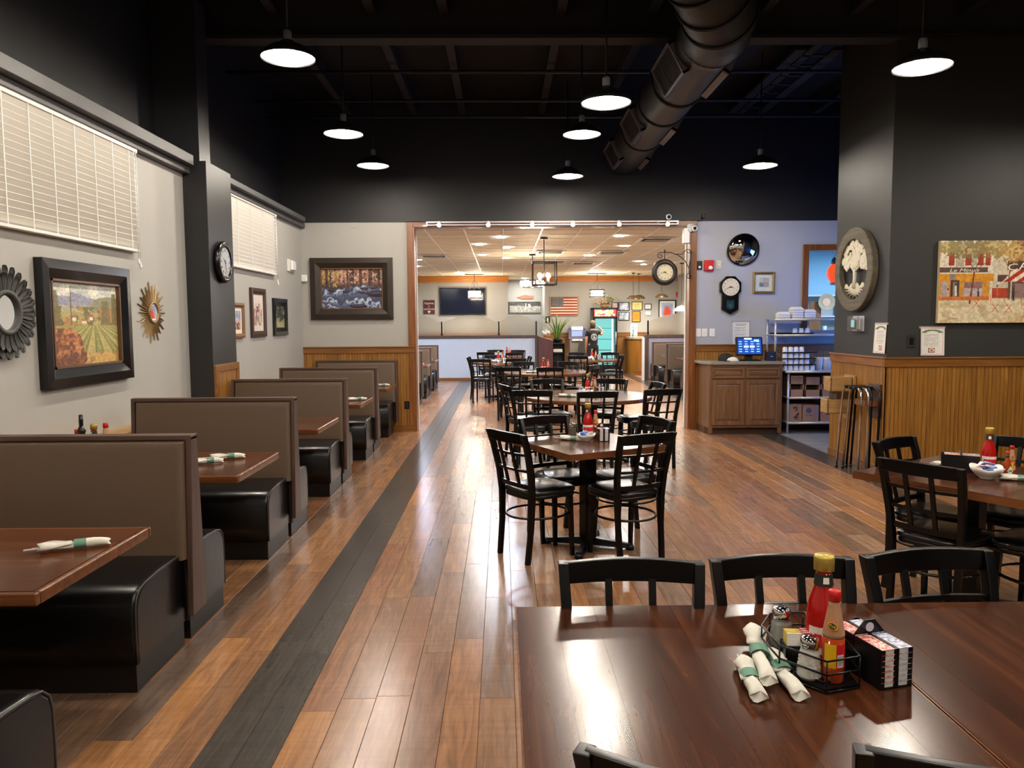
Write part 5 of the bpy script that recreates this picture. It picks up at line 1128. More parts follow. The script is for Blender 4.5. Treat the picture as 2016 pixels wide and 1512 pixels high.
def jelly_rack(x, y, rz, label, z=TZ, s=1., n=7):
    """black two-column holder of portion cups with a peaked handle plate"""
    t = thing('jelly_rack', label, 'rack', (x, y, z), rz, 'black jelly racks'); t.scale = (s,) * 3
    w, d, h = .044, .094, .096
    MB().box(-w, w, -d, d, 0, .004).build('base', BLACKPL, t)
    for x0, x1 in ((-w, -w + .003), (w - .003, w)): MB().box(x0, x1, -d, d, 0, h).build('side_wall', BLACKPL, t, bevel=.001)
    for sy in (-1, 1):
        for x0, x1 in ((-w, -w + .012), (-.006, .006), (w - .012, w)): MB().box(x0, x1, sy * d - (.003 if sy > 0 else 0), sy * d + (0 if sy > 0 else .003), 0, h).build('front_rib', BLACKPL, t)
    MB().box(-.0015, .0015, -d, d, 0, h).build('divider', BLACKPL, t)
    p = MB(); p.prism([(-w, 0), (w, 0), (w, h), (.014, h + .034), (-.014, h + .034), (-w, h)], -.002, .002, 'xz'); p.build('handle_plate', BLACKPL, t)
    MB().cyl((0, -.0024, h + .016), (0, .0024, h + .016), .0115, n=20, smooth=False).build('handle_hole', mat('hole_lilac', '#cfc6d6', .5), t)
    lid1, lid2 = MATS.get('lid_strawberry') or marbled('lid_strawberry', '#c4504e', '#e8c8bb', 42), MATS.get('lid_grape') or marbled('lid_grape', '#6f7aa8', '#cfd2e2', 42); CUP = mat('cup_white', '#dcdad6', .4, var=.02)
    for ci, cx in enumerate((-.0235, .0235)):
        for q, cy in enumerate((-.052, .038)):
            for k in range(n):
                z0 = .005 + k * .0132
                c = MB().hexa([(cx - .0155, cy - .0405, z0), (cx + .0155, cy - .0405, z0), (cx + .0155, cy + .039, z0), (cx - .0155, cy + .039, z0)], [(cx - .0165, cy - .041, z0 + .011), (cx + .0165, cy - .041, z0 + .011), (cx + .0165, cy + .04, z0 + .011), (cx - .0165, cy + .04, z0 + .011)]).build('portion_cup', CUP, t)
                if q == 0 or k == n - 1: MB().box(cx - .0178, cx + .0178, cy - .0425, cy + .042, z0 + .0112, z0 + .0119).build('cup_lid', lid1 if (ci == 0) else lid2, c)
    return t
def packet_bowl(x, y, label, z=TZ, s=1., blue=True):
    t = thing('packet_bowl', label, 'bowl', (x, y, z), 20, 'white bowls of packets'); t.scale = (s,) * 3
    rg = []
    for r, zz, wv in ((.028, 0, 0), (.03, .006, 0), (.045, .018, .02), (.06, .034, .06), (.07, .05, .1), (.067, .05, .1), (.055, .034, .06), (.035, .016, 0), (.005, .012, 0)):
        rg.append([(r * (1 + wv * math.cos(4 * a)) * math.cos(a), r * (1 + wv * math.cos(4 * a)) * math.sin(a), zz * (1 + wv * 1.4 * math.cos(4 * a))) for a in [2 * PI * q / 28 for q in range(28)]])
    MB().loft(rg, True, True).build('bowl', PORC, t)
    rnd = random.Random(int(x * 1000)); ms = [PAPERW, PAPERW, BLUE if blue else YEL, PINK, PAPERW, BLUE]
    for k in range(12):
        a = rnd.uniform(0, 6.28); r = rnd.uniform(0, .038); b = MB(); b.M = Matrix.Translation((r * math.cos(a), r * math.sin(a), .036 + .0028 * k)) @ Matrix.Rotation(rnd.uniform(0, 3.1), 4, 'Z') @ Matrix.Rotation(rnd.uniform(-.6, .6), 4, 'X') @ Matrix.Rotation(rnd.uniform(-.4, .4), 4, 'Y')
        b.hexa([(-.024, -.016, -.002), (.024, -.016, -.002), (.024, .016, -.002), (-.024, .016, -.002)], [(-.022, -.013, .003), (.022, -.013, .003), (.022, .013, .003), (-.022, .013, .003)]); b.build('packet', ms[k % 6], t)
    return t
def wire_rack(x, y, rz, label, z=TZ):
    t = thing('condiment_rack', label, 'rack', (x, y, z), rz, 'black wire condiment racks')
    WIRE = mat('black_wire', '#1a1a1b', .25, metal=.5)
    out = [(0, -.155), (.085, -.12), (.085, .075), (.03, .15), (-.06, .135), (-.1, .05), (-.085, -.07)]
    def rnd(P, zz, g=1.): return [(px * g, py * g, zz) for px, py in P]
    for zz in (.004, .045, .078): MB().tube(rnd(out, zz), .0028, 6, closed=True).build('wire_hoop', WIRE, t)
    for px, py in out: MB().tube([(px, py, .004), (px, py, .078)], .0022, 5).build('upright', WIRE, t)
    MB().tube(rnd(out, .016, .82), .0024, 6, closed=True).build('inner_hoop', WIRE, t); MB().prism([(p[0] * .96, p[1] * .96) for p in out], .006, .009, 'xy').build('base_plate', BLACKPL, t)
    return t
def sugar_box(x, y, rz, label, z=TZ):
    t = thing('packet_holder', label, 'holder', (x, y, z), rz)
    MB().box(-.042, .042, -.024, -.021, 0, .045).box(-.042, .042, .021, .024, 0, .045).box(-.042, -.039, -.024, .024, 0, .045).box(.039, .042, -.024, .024, 0, .045).box(-.042, .042, -.024, .024, 0, .003).build('tray', BLACKPL, t)
    for k in range(9): MB().box(-.037, -.001, -.018 + .004 * k, -.0155 + .004 * k, .004, .076 - .001 * (k % 3)).build('packet', PAPERW if k == 0 else YEL, t)
    for k in range(9): MB().box(.002, .037, -.018 + .004 * k, -.0155 + .004 * k, .004, .078 - .001 * (k % 3)).build('packet', PINK, t)
    MB().box(-.037, -.001, -.0185, -.018, .004, .062).build('packet_front', PAPERW, t)
    return t
# front table
wire_rack(.757, 1.852, -6, 'black wire condiment rack on the front table')
shaker(.727, 1.765, 'ribbed salt shaker full of salt in the front rack', 0, TZ + .009, 1.12); shaker(.722, 1.935, 'clear glass shaker with chrome lid at back of front rack', 2, TZ + .009, 1.2)
hot_sauce(.778, 1.752, 'hot sauce bottle with red cap in the front rack', 0, TZ + .009, 1.08); ketchup(.798, 1.862, 'ketchup bottle with gold cap in the front rack', 20, TZ + .009, 1.13)
sugar_box(.742, 1.86, -4, 'black holder of yellow and pink sweetener packets in front rack', TZ + .009)
jelly_rack(.893, 1.815, 14, 'black rack of jelly cups on the front table', TZ, 1.0)
napkin(.637, 1.85, -102, 'napkin roll lying uppermost of three beside the front rack', .29, TZ, False, 1., .018, -.0)
napkin(.583, 1.752, -98, 'napkin roll with fork showing, leftmost of three on front table', .17, TZ, True, 1., 0, .0)
napkin(.672, 1.775, -93, 'napkin roll nearest the wire rack, lowest of three on front table', .21, TZ, False, 1., 0, -.02)
# square centre table
packet_bowl(.60, 5.49, 'white wavy bowl of packets on the square centre table'); ketchup(.64, 5.72, 'ketchup bottle with gold cap on the square centre table', 0, TZ, 1.05); hot_sauce(.70, 5.74, 'hot sauce bottle with red cap on the square centre table', 0, TZ, .95)
shaker(.515, 5.63, 'squat pepper shaker on the square centre table', 1, TZ, 1.25); jelly_rack(.72, 5.55, 5, 'black jelly rack on the square centre table', TZ, .95); napkin(.50, 5.53, -28, 'napkin roll on the square centre table', .17)
# table by the charcoal wall
jelly_rack(2.60, 4.29, 62, 'black jelly rack on the table by the charcoal wall', TZ, 1.); packet_bowl(2.615, 4.07, 'white bowl of packets on the table by the charcoal wall', TZ, 1.25); ketchup(2.75, 4.27, 'ketchup bottle on the table by the charcoal wall', 0, TZ, 1.05)
hot_sauce(2.745, 4.10, 'small hot sauce bottle with white diamond label, right table', 15, TZ, 1.05, 1); hot_sauce(2.815, 4.17, 'second red-capped sauce bottle half cut by the right edge', 10, TZ, .8, 0)
napkin(2.58, 4.42, 20, 'napkin roll behind the jelly rack on the right table', .16, TZ, False); napkin(2.74, 4.005, -30, 'napkin roll at the right edge beside the white bowl', .16, TZ, False)
# booth tables
napkin(-1.655, 2.93, 25, 'napkin roll alone on the nearest booth table', .235)
napkin(-1.76, 4.89, 18, 'napkin roll, farther of two on the second booth table', .2); napkin(-1.83, 4.73, 20, 'napkin roll, nearer of two on the second booth table', .18, TZ, False)
napkin(-1.62, 8.57, 20, 'napkin roll on the booth table below the river picture', .2); napkin(-1.64, 10.47, 12, 'napkin roll on the farthest booth table', .2, TZ, False)
t = thing('pepper_mill', 'tall black pepper grinder on second booth table by wall', 'grinder', (-2.62, 4.78, TZ)); MB().lathe([(.02, 0), (.022, .05), (.012, .12), (.014, .16), (.026, .2), (.012, .23)], 14).build('body', BLACKPL, t); MB().lathe([(.012, .23), (.013, .265), (.011, .3), (.001, .302)], 12, caps=False).build('handle', BLACKPL, t)
ketchup(-2.575, 4.84, 'ketchup bottle showing gold cap above the nearest booth', 0, TZ, .98); hot_sauce(-2.49, 4.82, 'hot sauce bottle with red cap above the nearest booth', 0, TZ, 1.2); hot_sauce(-2.66, 4.80, 'short red-capped bottle beside the black grinder', 0, TZ, 1.02, 0)
# far tables
def cluster(x, y, where, bowl=True, jr=True):
    ketchup(x, y + .08, 'ketchup bottle on ' + where); hot_sauce(x + .08, y + .06, 'hot sauce bottle on ' + where, 0, TZ, 1.)
    if bowl: packet_bowl(x - .07, y - .06, 'white packet bowl on ' + where)
    if jr: jelly_rack(x + .12, y - .08, 5, 'jelly rack on ' + where)
    shaker(x + .0, y - .1, 'salt shaker on ' + where)
cluster(1.02, 9.05, 'the nearer round table'); napkin(.75, 8.78, -20, 'napkin roll on the nearer round table'); cluster(.72, 13.3, 'the farther round table', True, False); napkin(.5, 13.0, 10, 'napkin roll on the farther round table')
cluster(-.08, 16.4, 'the far square table'); napkin(.12, 16.05, 30, 'napkin roll on the far square table'); cluster(2.05, 17.4, 'the far right table'); cluster(.12, 19.45, 'the table before the half wall', False, False)
napkin(-1.72, 15.85, 15, 'napkin roll on the far left booth table, nearer'); napkin(-1.72, 17.75, 15, 'napkin roll on the far left booth table, farther'); napkin(4.25, 17.6, 160, 'napkin roll on the far right booth table, nearer'); napkin(4.25, 19.35, 160, 'napkin roll on the far right booth table, farther')
# ------------------------------------------------------------------ register cabinet and what stands on it
t = thing('oak_cabinet', 'oak register cabinet with two drawers and two doors', 'cabinet', (0, 0, 0))
MB().prism([(2.93, 10.84), (3.97, 10.84), (3.97, 11.40), (2.91, 11.40), (2.91, 11.0)], .1, 1.0, 'xy').build('body', OAK, t); MB().prism([(2.95, 10.92), (3.95, 10.92), (3.95, 11.40), (2.91, 11.40), (2.91, 11.0)], 0, .1, 'xy').build('toe_kick', wood('dark_oak', '#3a2615', '#54381f', 0, .5), t)
for x0, x1 in ((2.93, 2.985), (3.42, 3.46), (3.915, 3.97)): MB().box(x0, x1, 10.82, 10.84, .02 if x0 != 3.42 else .1, 1.0).build('stile', OAK, t, bevel=.002)
for z0, z1 in ((.1, .15), (.775, .80), (.965, 1.0)): MB().box(2.985, 3.915, 10.822, 10.84, z0, z1).build('face_rail', OAKH, t)
def panel_front(nm, x0, x1, z0, z1, m, st=.06):
    o = MB(); y = 10.80
    o.box(x0, x0 + st, y, y + .02, z0, z1).box(x1 - st, x1, y, y + .02, z0, z1).box(x0 + st, x1 - st, y, y + .02, z0, z0 + st).box(x0 + st, x1 - st, y, y + .02, z1 - st, z1); o = o.build(nm, m, t, bevel=.003)
    a0, a1, b0, b1 = x0 + st, x1 - st, z0 + st, z1 - st; g = min(.03, (b1 - b0) * .3)
    MB().loft([[(a0, y + .014, b0), (a1, y + .014, b0), (a1, y + .014, b1), (a0, y + .014, b1)], [(a0 + g, y + .004, b0 + g), (a1 - g, y + .004, b0 + g), (a1 - g, y + .004, b1 - g), (a0 + g, y + .004, b1 - g)]], True, False).build('raised_panel', m, o)
for x0, x1 in ((2.965, 3.43), (3.45, 3.935)):
    panel_front('drawer', x0, x1, .805, .96, OAKH, .035); panel_front('door', x0, x1, .14, .785, OAK)
MB().prism([(2.86, 11.41), (2.86, 11.0), (2.94, 10.79), (4.0, 10.79), (4.0, 11.41)], 1.0, 1.04, 'xy').build('countertop', mat('stone_laminate', '#8d8673', .35, var=.3, vs=40), t, bevel=.004)
CZ = 1.0405
t = thing('register_screen', 'black touch-screen register glowing blue on the oak cabinet', 'register', (3.56, 11.02, CZ), -3)
MB().box(-.15, .15, -.06, .14, 0, .02).build('base', BLACKPL, t, bevel=.006); MB().hexa([(-.05, .02, .02), (.05, .02, .02), (.05, .1, .02), (-.05, .1, .02)], [(-.04, .05, .14), (.04, .05, .14), (.04, .1, .14), (-.04, .1, .14)]).build('neck', BLACKPL, t)
M_ = Matrix.Translation((0, .03, .21)) @ Matrix.Rotation(R(-14), 4, 'X'); b = MB(); b.M = M_; b.box(-.19, .19, -.02, .03, -.135, .135); b.build('monitor', BLACKPL, t, bevel=.008)
im = canvas(40, 56, '#123a86'); rect(im, 0, 1, 0, .1, '#0d2a66')
for q in range(5):
    for r in range(4): rect(im, .06 + r * .25, .18 + r * .25, .2 + q * .16, .25 + q * .16, '#8fb4ea')
rect(im, .3, .62, .0, .1, '#a8dcf6'); rect(im, .7, .92, .12, .24, '#8fd0f2'); rect(im, .28, .48, .48, .6, '#c9ecff'); rect(im, .52, .72, .48, .6, '#c9ecff')
g = grid_pic('screen', im, .335, .235, t, PRINTL); g.matrix_local = M_ @ Matrix.Translation((0, -.0215, 0))
t = thing('router_box', 'small dark blue box beside the register', 'box', (3.875, 11.05, CZ)); MB().box(-.068, .068, -.05, .05, 0, .13).build('case', mat('navy_plastic', '#1b2748', .4), t, bevel=.006); MB().box(-.015, .015, -.053, -.05, .06, .068).build('badge', WHITE, t)
for s in (-1, 1): MB().cyl((s * .05, .03, .13), (s * .05, .03, .155), .005).build('antenna', BLACKPL, t)
t = thing('baseball_cap', 'dark cap lying on the oak cabinet left of the register', 'hat', (3.25, 11.12, CZ)); MB().lathe([(.11, 0), (.112, .04), (.09, .08), (.045, .105), (.001, .11)], 18, caps=False).build('crown', mat('cap_black', '#1c1a1a', .8), t); MB().box(-.09, .02, -.2, -.08, .004, .012).build('brim', MATS['cap_black'], t, bevel=.003)
t = thing('white_cloth_wad', 'crumpled white cloth beside the dark cap', 'cloth', (3.31, 10.98, CZ)); MB().lathe([(.085, 0), (.09, .012), (.06, .045), (.02, .06), (.001, .06)], 11, caps=True).build('folds', CLOTH, t)
# ------------------------------------------------------------------ steel work table with over-shelf
t = thing('steel_shelf_unit', 'tall steel shelving table holding cups and boxes', 'shelf', (0, 0, 0))
def shelf_(x0, x1, y0, y1, z, nm='shelf'): 
    MB().box(x0, x1, y0, y1, z - .012, z).tube([(x0, y0, z - .014), (x1, y0, z - .014)], .017, 10).build(nm, STEEL, t)
shelf_(3.90, 5.3, 10.98, 11.38, 1.645); shelf_(3.90, 5.3, 10.98, 11.38, 1.42); shelf_(4.012, 5.3, 10.82, 11.40, .905, 'work_top'); shelf_(4.06, 5.3, 10.86, 11.38, .53); shelf_(4.06, 5.3, 10.86, 11.38, .17)
for x, y, z0, z1 in ((4.08, 10.88, 0, .9), (4.08, 11.36, 0, .9), (5.26, 10.88, 0, .9), (5.26, 11.36, 0, .9), (3.93, 11.02, 1.0415, 1.64), (3.93, 11.36, 1.0415, 1.64), (5.25, 11.02, .905, 1.64)): MB().cyl((x, y, z0), (x, y, z1), .016).build('post', STEEL, t)
FOAM = mat('foam_white', '#e6e4e6', .6, var=.02)
def foam_stack(x, n, lab):
    for k in range(n):
        t = thing('foam_container', 'white foam container, ' + lab + (', topmost' if k == n - 1 else ', bottom one' if k == 0 else ', second up' if k == 1 else ', third up'), 'container', (x, 11.1, 1.6455 + k * .035), 0, 'foam containers on the top shelf')
        MB().loft([[(-.085 + g, -.085 + g, z), (.085 - g, -.085 + g, z), (.085 - g, .085 - g, z), (-.085 + g, .085 - g, z)] for g, z in ((.012, 0), (.0, .03), (.004, .034), (.03, .045 if k < n - 1 else .062))], True, False).build('shell', FOAM, t, bevel=.008); MB().box(-.03, .03, -.09, -.084, .022, .03).build('tab', FOAM, t)
foam_stack(4.06, 2, 'left stack of three on the top shelf'); foam_stack(4.25, 4, 'middle stack of three on the top shelf'); foam_stack(4.43, 3, 'right stack of three on the top shelf')
CUPM = mat('cup_white_china', '#dfe2ea', .25, var=.02)
def make_cup():
    t = thing('white_cup', '', 'cup', group='white cups on the steel shelves'); MB().lathe([(.036, 0), (.037, .006), (.03, .07), (.026, .078), (.001, .079)], 14, caps=False).build('bowl', CUPM, t)
    MB().tube([(.03, 0, .06), (.052, 0, .055), (.055, 0, .03), (.035, 0, .02)], .005, 6).build('handle', CUPM, t); return t
CUP0 = make_cup(); first = [1]
def cup(x, y, z, lb, rz=0):
    if first[0]: first[0] = 0; CUP0.location = (x, y, z); CUP0['label'] = lb
    else: dup(CUP0, (x, y, z), rz, lb)
nm = ['first', 'second', 'third', 'fourth', 'fifth', 'sixth']
zz = .9055
for tier, (n, wd) in enumerate(((6, .0), (5, 0), (5, 0), (4, 0))):
    tn = ['bottom', 'second', 'third', 'top'][tier]
    for k in range(n): cup(4.04 + .079 * k, 10.93, zz, 'upturned white cup, %s from the left in the %s tier' % (nm[k], tn), 60 + 40 * k)
    if tier < 3:
        t = thing('black_tray', 'black tray between the cup tiers, %s of three' % ['lowest', 'middle', 'highest'][tier], 'tray', (4.22, 10.97, zz + .0795), 0, 'black cup trays'); MB().box(-.23, .25, -.1, .12, 0, .006).build('bed', BLACKPL, t, bevel=.002); MB().box(-.23, .25, -.1, -.094, .006, .014).build('lip', BLACKPL, t)
        zz += .0795 + .0065
t = thing('serving_tray', 'black serving tray on the middle steel shelf', 'tray', (4.2, 11.12, 1.4205)); MB().box(-.25, .25, -.13, .13, 0, .008).build('bed', BLACKPL, t); MB().box(-.27, .27, -.15, -.13, .004, .02).box(-.27, .27, .13, .15, .004, .02).build('lip', BLACKPL, t)
for k in range(3): cup(4.24 + .09 * k, 11.1, 1.429, 'upturned white cup on the serving tray, %s from the left' % nm[k], 30)
for k, (x, lb) in enumerate(((4.56, 'tall white bucket right of the cup tiers, left one'), (4.68, 'tall white bucket right of the cup tiers, right one'))):
    t = thing('white_bucket', lb, 'bucket', (x, 11.02, .9055)); MB().lathe([(.052, 0), (.065, .16), (.068, .165), (.068, .175), (.058, .17), (.046, .01)], 18).build('pail', WHITE, t); MB().lathe([(.0, .175), (.07, .176), (.07, .182), (.0, .183)], 18).build('lid', WHITE, t)
CARD = mat('cardboard', '#9a7357', .75, var=.1, bump=.03); CARDD = mat('cardboard_dark', '#3a281d', .8); INK = mat('box_ink', '#3b2f2a', .7)
def carton(x, w, h, d, z, lab, art=None, open_=False, y=10.9):
    t = thing('cardboard_box', lab, 'box', (x, y, z), 0, 'cardboard boxes on the steel shelves')
    if open_:
        MB().box(-w / 2, -w / 2 + .012, 0, d, 0, h).box(w / 2 - .012, w / 2, 0, d, 0, h).box(-w / 2, w / 2, d - .01, d, 0, h).box(-w / 2, w / 2, 0, d, 0, .01).box(-w / 2, w / 2, 0, d, h - .01, h).build('carton', CARD, t)
        MB().box(-w / 2 + .0, w / 2, 0, .008, .01, h * .33).build('front_lip', CARD, t); MB().box(-w / 2, w / 2, 0, .008, h * .58, h).build('front_flap', CARD, t); MB().box(-w / 2 + .02, w / 2 - .02, .1, d - .02, .012, h * .5).build('contents', CARDD, t, bevel=.01)
    else:
        MB().box(-w / 2, w / 2, 0, d, 0, h).build('carton', CARD, t, bevel=.003); MB().box(-.02, .02, -.001, d, h - .001, h + .001).build('tape', mat('tan_tape', '#b39468', .4), t)
    if art == 'bird':
        b = MB(); b.tube([(-.02, -.002, .19), (.02, -.002, .215), (.035, -.002, .18), (.01, -.002, .155)], .007, 5); b.sphere((-.012, -.001, .2), (.016, .003, .014), 8, 5); b.prism([(-.03, .06), (.0, .075), (.05, .135), (.065, .11), (.03, .07), (.075, .065), (.01, .045)], -.003, 0, 'xz'); b.build('emblem', INK, t); txt('SHAPE', .022, t, (.03, -.002, .035), INK)
    elif art == 'round':
        MB().cyl((-.03, -.003, .16), (-.03, 0, .16), .04, n=20).build('emblem', mat('box_blue_ink', '#4a4a6b', .7), t); txt('FOODS', .03, t, (-.03, -.002, .09), MATS['box_blue_ink']); MB().box(.055, .095, -.002, 0, .03, .2).build('side_label', mat('box_grey_label', '#7c7083', .7), t)
    elif art == 'text': txt('BAGS', .05, t, (.02, -.002, .11), INK); MB().box(-.06, .08, -.002, 0, .17, .185).build('print_line', INK, t)
    elif art == 'line': MB().box(-w * .35, w * .35, -.002, 0, h * .85, h * .875).build('print_line', INK, t); MB().box(-w * .3, w * .3, -.002, 0, h * .75, h * .765).build('print_line', INK, t)
carton(4.21, .2, .31, .4, .5305, 'open-fronted cardboard box, left of three on the fourth shelf', 'line', True); carton(4.44, .22, .29, .4, .5305, 'open-fronted cardboard box, middle of three on the fourth shelf', None, True); carton(4.67, .21, .31, .4, .5305, 'open-fronted cardboard box, right of three on the fourth shelf', 'line', True)
carton(4.19, .2, .25, .4, .1705, 'cardboard box with a bird-like mark on lowest shelf', 'bird'); carton(4.42, .23, .24, .4, .1705, 'cardboard box with a round mark on lowest shelf', 'round'); carton(4.68, .22, .19, .4, .1705, 'low cardboard box with printed word at lowest shelf end', 'text')
# ------------------------------------------------------------------ back wall right of the opening
t = thing('convex_mirror', 'round convex security mirror on the blue-lit grey wall', 'mirror', (3.555, BACK_Y - .06, 2.662)); t.rotation_euler = (R(14), 0, 0); MB().cyl((0, .0, 0), (0, .06, .02), .05).build('mount', BLACKPL, t); MB().lathe([(.225, 0), (.236, .0), (.238, .02), (.225, .03)], 40, caps=False).build('rim', BLACKPL, t).rotation_euler = (R(90), 0, 0)
MB().lathe([(.226 * math.sin(R(a)) / math.sin(R(40)), .02 + .226 / math.sin(R(40)) * (math.cos(R(a)) - math.cos(R(40)))) for a in (40, 36, 32, 28, 24, 20, 16, 12, 8, 4, .3)], 40, caps=False).build('glass', MIRROR, t).rotation_euler = (R(90), 0, 0)
t = thing('octagon_clock', 'black octagonal pendulum clock on the blue-lit grey wall', 'clock', (3.383, BACK_Y, 2.115)); oc = [(.172 * math.cos(R(22.5 + 45 * k)), .172 * math.sin(R(22.5 + 45 * k))) for k in range(8)]
MB().prism(oc, -.06, 0, 'xz').build('head', BLKF, t, bevel=.006); MB().prism([(-.125, -.1), (-.125, -.33), (.0, -.4), (.125, -.33), (.125, -.1)], -.055, 0, 'xz').build('case', BLKF, t, bevel=.006)
clock_face(t, .128, -.06, mat('clock_cream', '#d6cfc0', .4), .24, BL, [(.06, 105, .007), (.1, 250, .004)])
MB().prism([(-.055, -.2), (-.055, -.305), (0, -.335), (.055, -.305), (.055, -.2)], -.058, -.054, 'xz').build('window', mat('clock_window', '#24414f', .1, var=.1), t); MB().box(-.06, .06, -.06, -.054, -.2, -.188).build('window_trim', CHROME, t); MB().cyl((0, -.06, -.275), (0, -.057, -.275), .028, n=20).build('pendulum_bob', mat('bob_blue', '#57798c', .25, metal=.6), t)
im = canvas(40, 40, '#cdd6d2'); rect(im, .25, .8, .22, .75, '#8d929a'); rect(im, .27, .5, .24, .48, '#c9bfa2'); rect(im, .53, .78, .24, .48, '#a9aeb4'); rect(im, .27, .5, .52, .73, '#6f7f9c'); rect(im, .53, .78, .52, .73, '#a69c98'); im *= (.92 + .16 * fbm(40, 40, 8, 8))[..., None]
frame('gold_framed_print', 'small gold framed print on the blue-lit grey wall', 'picture', 3.888, BACK_Y, 2.176, .325, .317, .035, GOLD, im, glaze=True)
fire_alarm(3.066, BACK_Y, 2.434, 'red fire alarm strobe on the wall right of the opening')
t = thing('black_wall_sensor', 'small black box with white dot beside the casing', 'sensor', (2.928, BACK_Y, 2.442)); MB().box(-.038, .038, -.025, 0, -.065, .06).build('case', BLACKPL, t, bevel=.004); MB().cyl((0, -.028, -.03), (0, -.024, -.03), .018, n=14).build('dot', WHITE, t)
t = thing('beige_switch', 'beige single switch plate beside the fire alarm', 'switch', (3.217, BACK_Y, 2.448)); MB().box(-.04, .04, -.008, 0, -.062, .062).build('plate', CREAM, t, bevel=.003); MB().box(-.006, .006, -.018, -.008, -.012, .012).build('toggle', WHITEP, t)
for k, (x, lb, n) in enumerate(((2.925, 'white switch plate, leftmost of three above the cabinet', 1), (3.02, 'white switch plate, middle of three above the cabinet', 2), (3.134, 'white outlet plate, rightmost of three above the cabinet', 1))):
    t = thing('switch_plate', lb, 'switch', (x, BACK_Y, 1.445), 0, 'white plates above the cabinet'); MB().box(-.04, .04, -.008, 0, -.06, .06).build('plate', WHITE, t, bevel=.003)
    for q in range(n): MB().box(-.012 + .024 * (q - (n - 1) / 2) - .005, -.012 + .024 * (q - (n - 1) / 2) + .017, -.012, -.008, -.03, .03).build('rocker', WHITEP, t)
def notice(name, label, loc, rz, w, h, im, curl=.02):
    t = thing(name, label, 'paper', loc, rz)
    grid_pic('sheet', im, w, h, t, PRINT, bend=lambda x, z: (x, -.004 - curl * (abs(x) / (w / 2)) ** 3 * (.6 - .7 * z / h), z)); MB().box(-w / 2 - .015, w / 2 + .015, -.003, -.001, h / 2 - .012, h / 2 + .012).build('tape_strip', mat('clear_tape', '#8d8d8a', .2), t); return t
im = canvas(50, 40, '#dcdcde'); rect(im, .08, .92, .05, .055, '#9a9aa0'); rect(im, .2, .8, .1, .14, '#9aa08c'); text_lines(im, .14, .86, .22, .85, 13, '#85878f'); notice('wall_notice', 'white printed notice taped above the register', (3.56, BACK_Y, 1.42), 0, .25, .36, im)
def menu_sheet():
    im = canvas(60, 46, '#e6e2dc'); rect(im, .03, .97, .03, .05, '#c9a3a3'); rect(im, .03, .97, .95, .97, '#c9a3a3'); rect(im, .03, .06, .03, .97, '#c9a3a3'); rect(im, .94, .97, .03, .97, '#c9a3a3'); y, x = YX(60, 46)
    r = np.hypot((x - .5) / .36, (y - .2) / .1); blend(im, (abs(r - 1) < .28) * (y < .2) * 1., '#6f8468'); rect(im, .2, .8, .1, .13, '#5d7a5a'); text_lines(im, .16, .84, .25, .66, 10, '#8a8280'); rect(im, .36, .64, .74, .9, '#8d6c64'); r = np.hypot((x - .5) / .12, (y - .82) / .06); blend(im, (r < 1) * 1., '#e6ddd0'); blend(im, (r < .6) * 1., '#c0603c'); return im
notice('menu_sheet', 'printed menu sheet taped on the charcoal wall face', (4.43, 7.88, 1.395), 0, .245, .29, menu_sheet()); notice('menu_sheet', 'printed menu sheet taped on the column side, seen obliquely', (3.965, 8.0, 1.425), -90, .25, .31, menu_sheet())
t = thing('dark_outlet', 'black wall outlet on the charcoal wall', 'outlet', (4.215, 7.88, 1.40)); MB().box(-.045, .045, -.008, 0, -.068, .068).build('plate', mat('outlet_black', '#2a2a28', .35), t, bevel=.003); MB().box(-.018, .018, -.012, -.008, -.035, .035).build('insert', BLACKPL, t)
t = thing('wall_thermostat', 'thermostat with lit screen in a clear guard box', 'thermostat', (3.965, 8.51, 1.58), -90); MB().box(-.13, .13, -.01, 0, -.085, .085).build('back_plate', STEEL, t, bevel=.004); MB().box(-.1, .06, -.05, -.01, -.065, .055).build('body', WHITE, t, bevel=.006); MB().box(-.08, -.005, -.052, -.05, -.04, .035).build('screen', mat('thermo_screen', '#8fd0d8', .4, em=.8), t); MB().box(-.13, .13, -.075, -.07, -.085, .085).build('guard', GLASS, t)
# tree plaque
t = thing('tree_plaque', 'round wooden plaque with a cut-out white tree and roots', 'wall decoration', (3.958, 8.56, 2.175), -90); PLW = wood('grey_wood', '#463f33', '#6a5f4c', 0, .65, 0, .8, '#575042')
MB().lathe([(.335, 0), (.335, .06), (.345, .065), (.455, .065), (.463, .055), (.463, 0)], 48, caps=False, smooth=False).build('ring', PLW, t).rotation_euler = (R(90), 0, 0)
WT = mat('tree_white', '#cfc9b4', .5, var=.15, vs=30)
tr = MB(); tr.tube([(0, -.035, -.2), (0, -.035, -.1), (.005, -.035, 0)], [.032, .02, .024], 8); br_ = []
for a, l in ((150, .26), (125, .24), (105, .22), (85, .24), (62, .26), (35, .28), (20, .2)):
    c, s = math.cos(R(a)), math.sin(R(a)); tr.tube([(0, -.035, -.03), (c * l * .4, -.035, -.01 + s * l * .35), (c * l, -.035, s * l)], [.014, .01, .005], 6)
tr.build('trunk', WT, t)
rt = MB()
for k in range(17): a = R(196 + 148 * k / 16); rt.tube([(.0, -.03, -.17), (.13 * math.cos(a), -.03, -.19 + .07 * math.sin(a)), (.3 * math.cos(a) * (.95 if k % 2 else .8), -.03, -.16 + (.155 if k % 2 else .13) * math.sin(a))], [.012, .008, .003], 5)
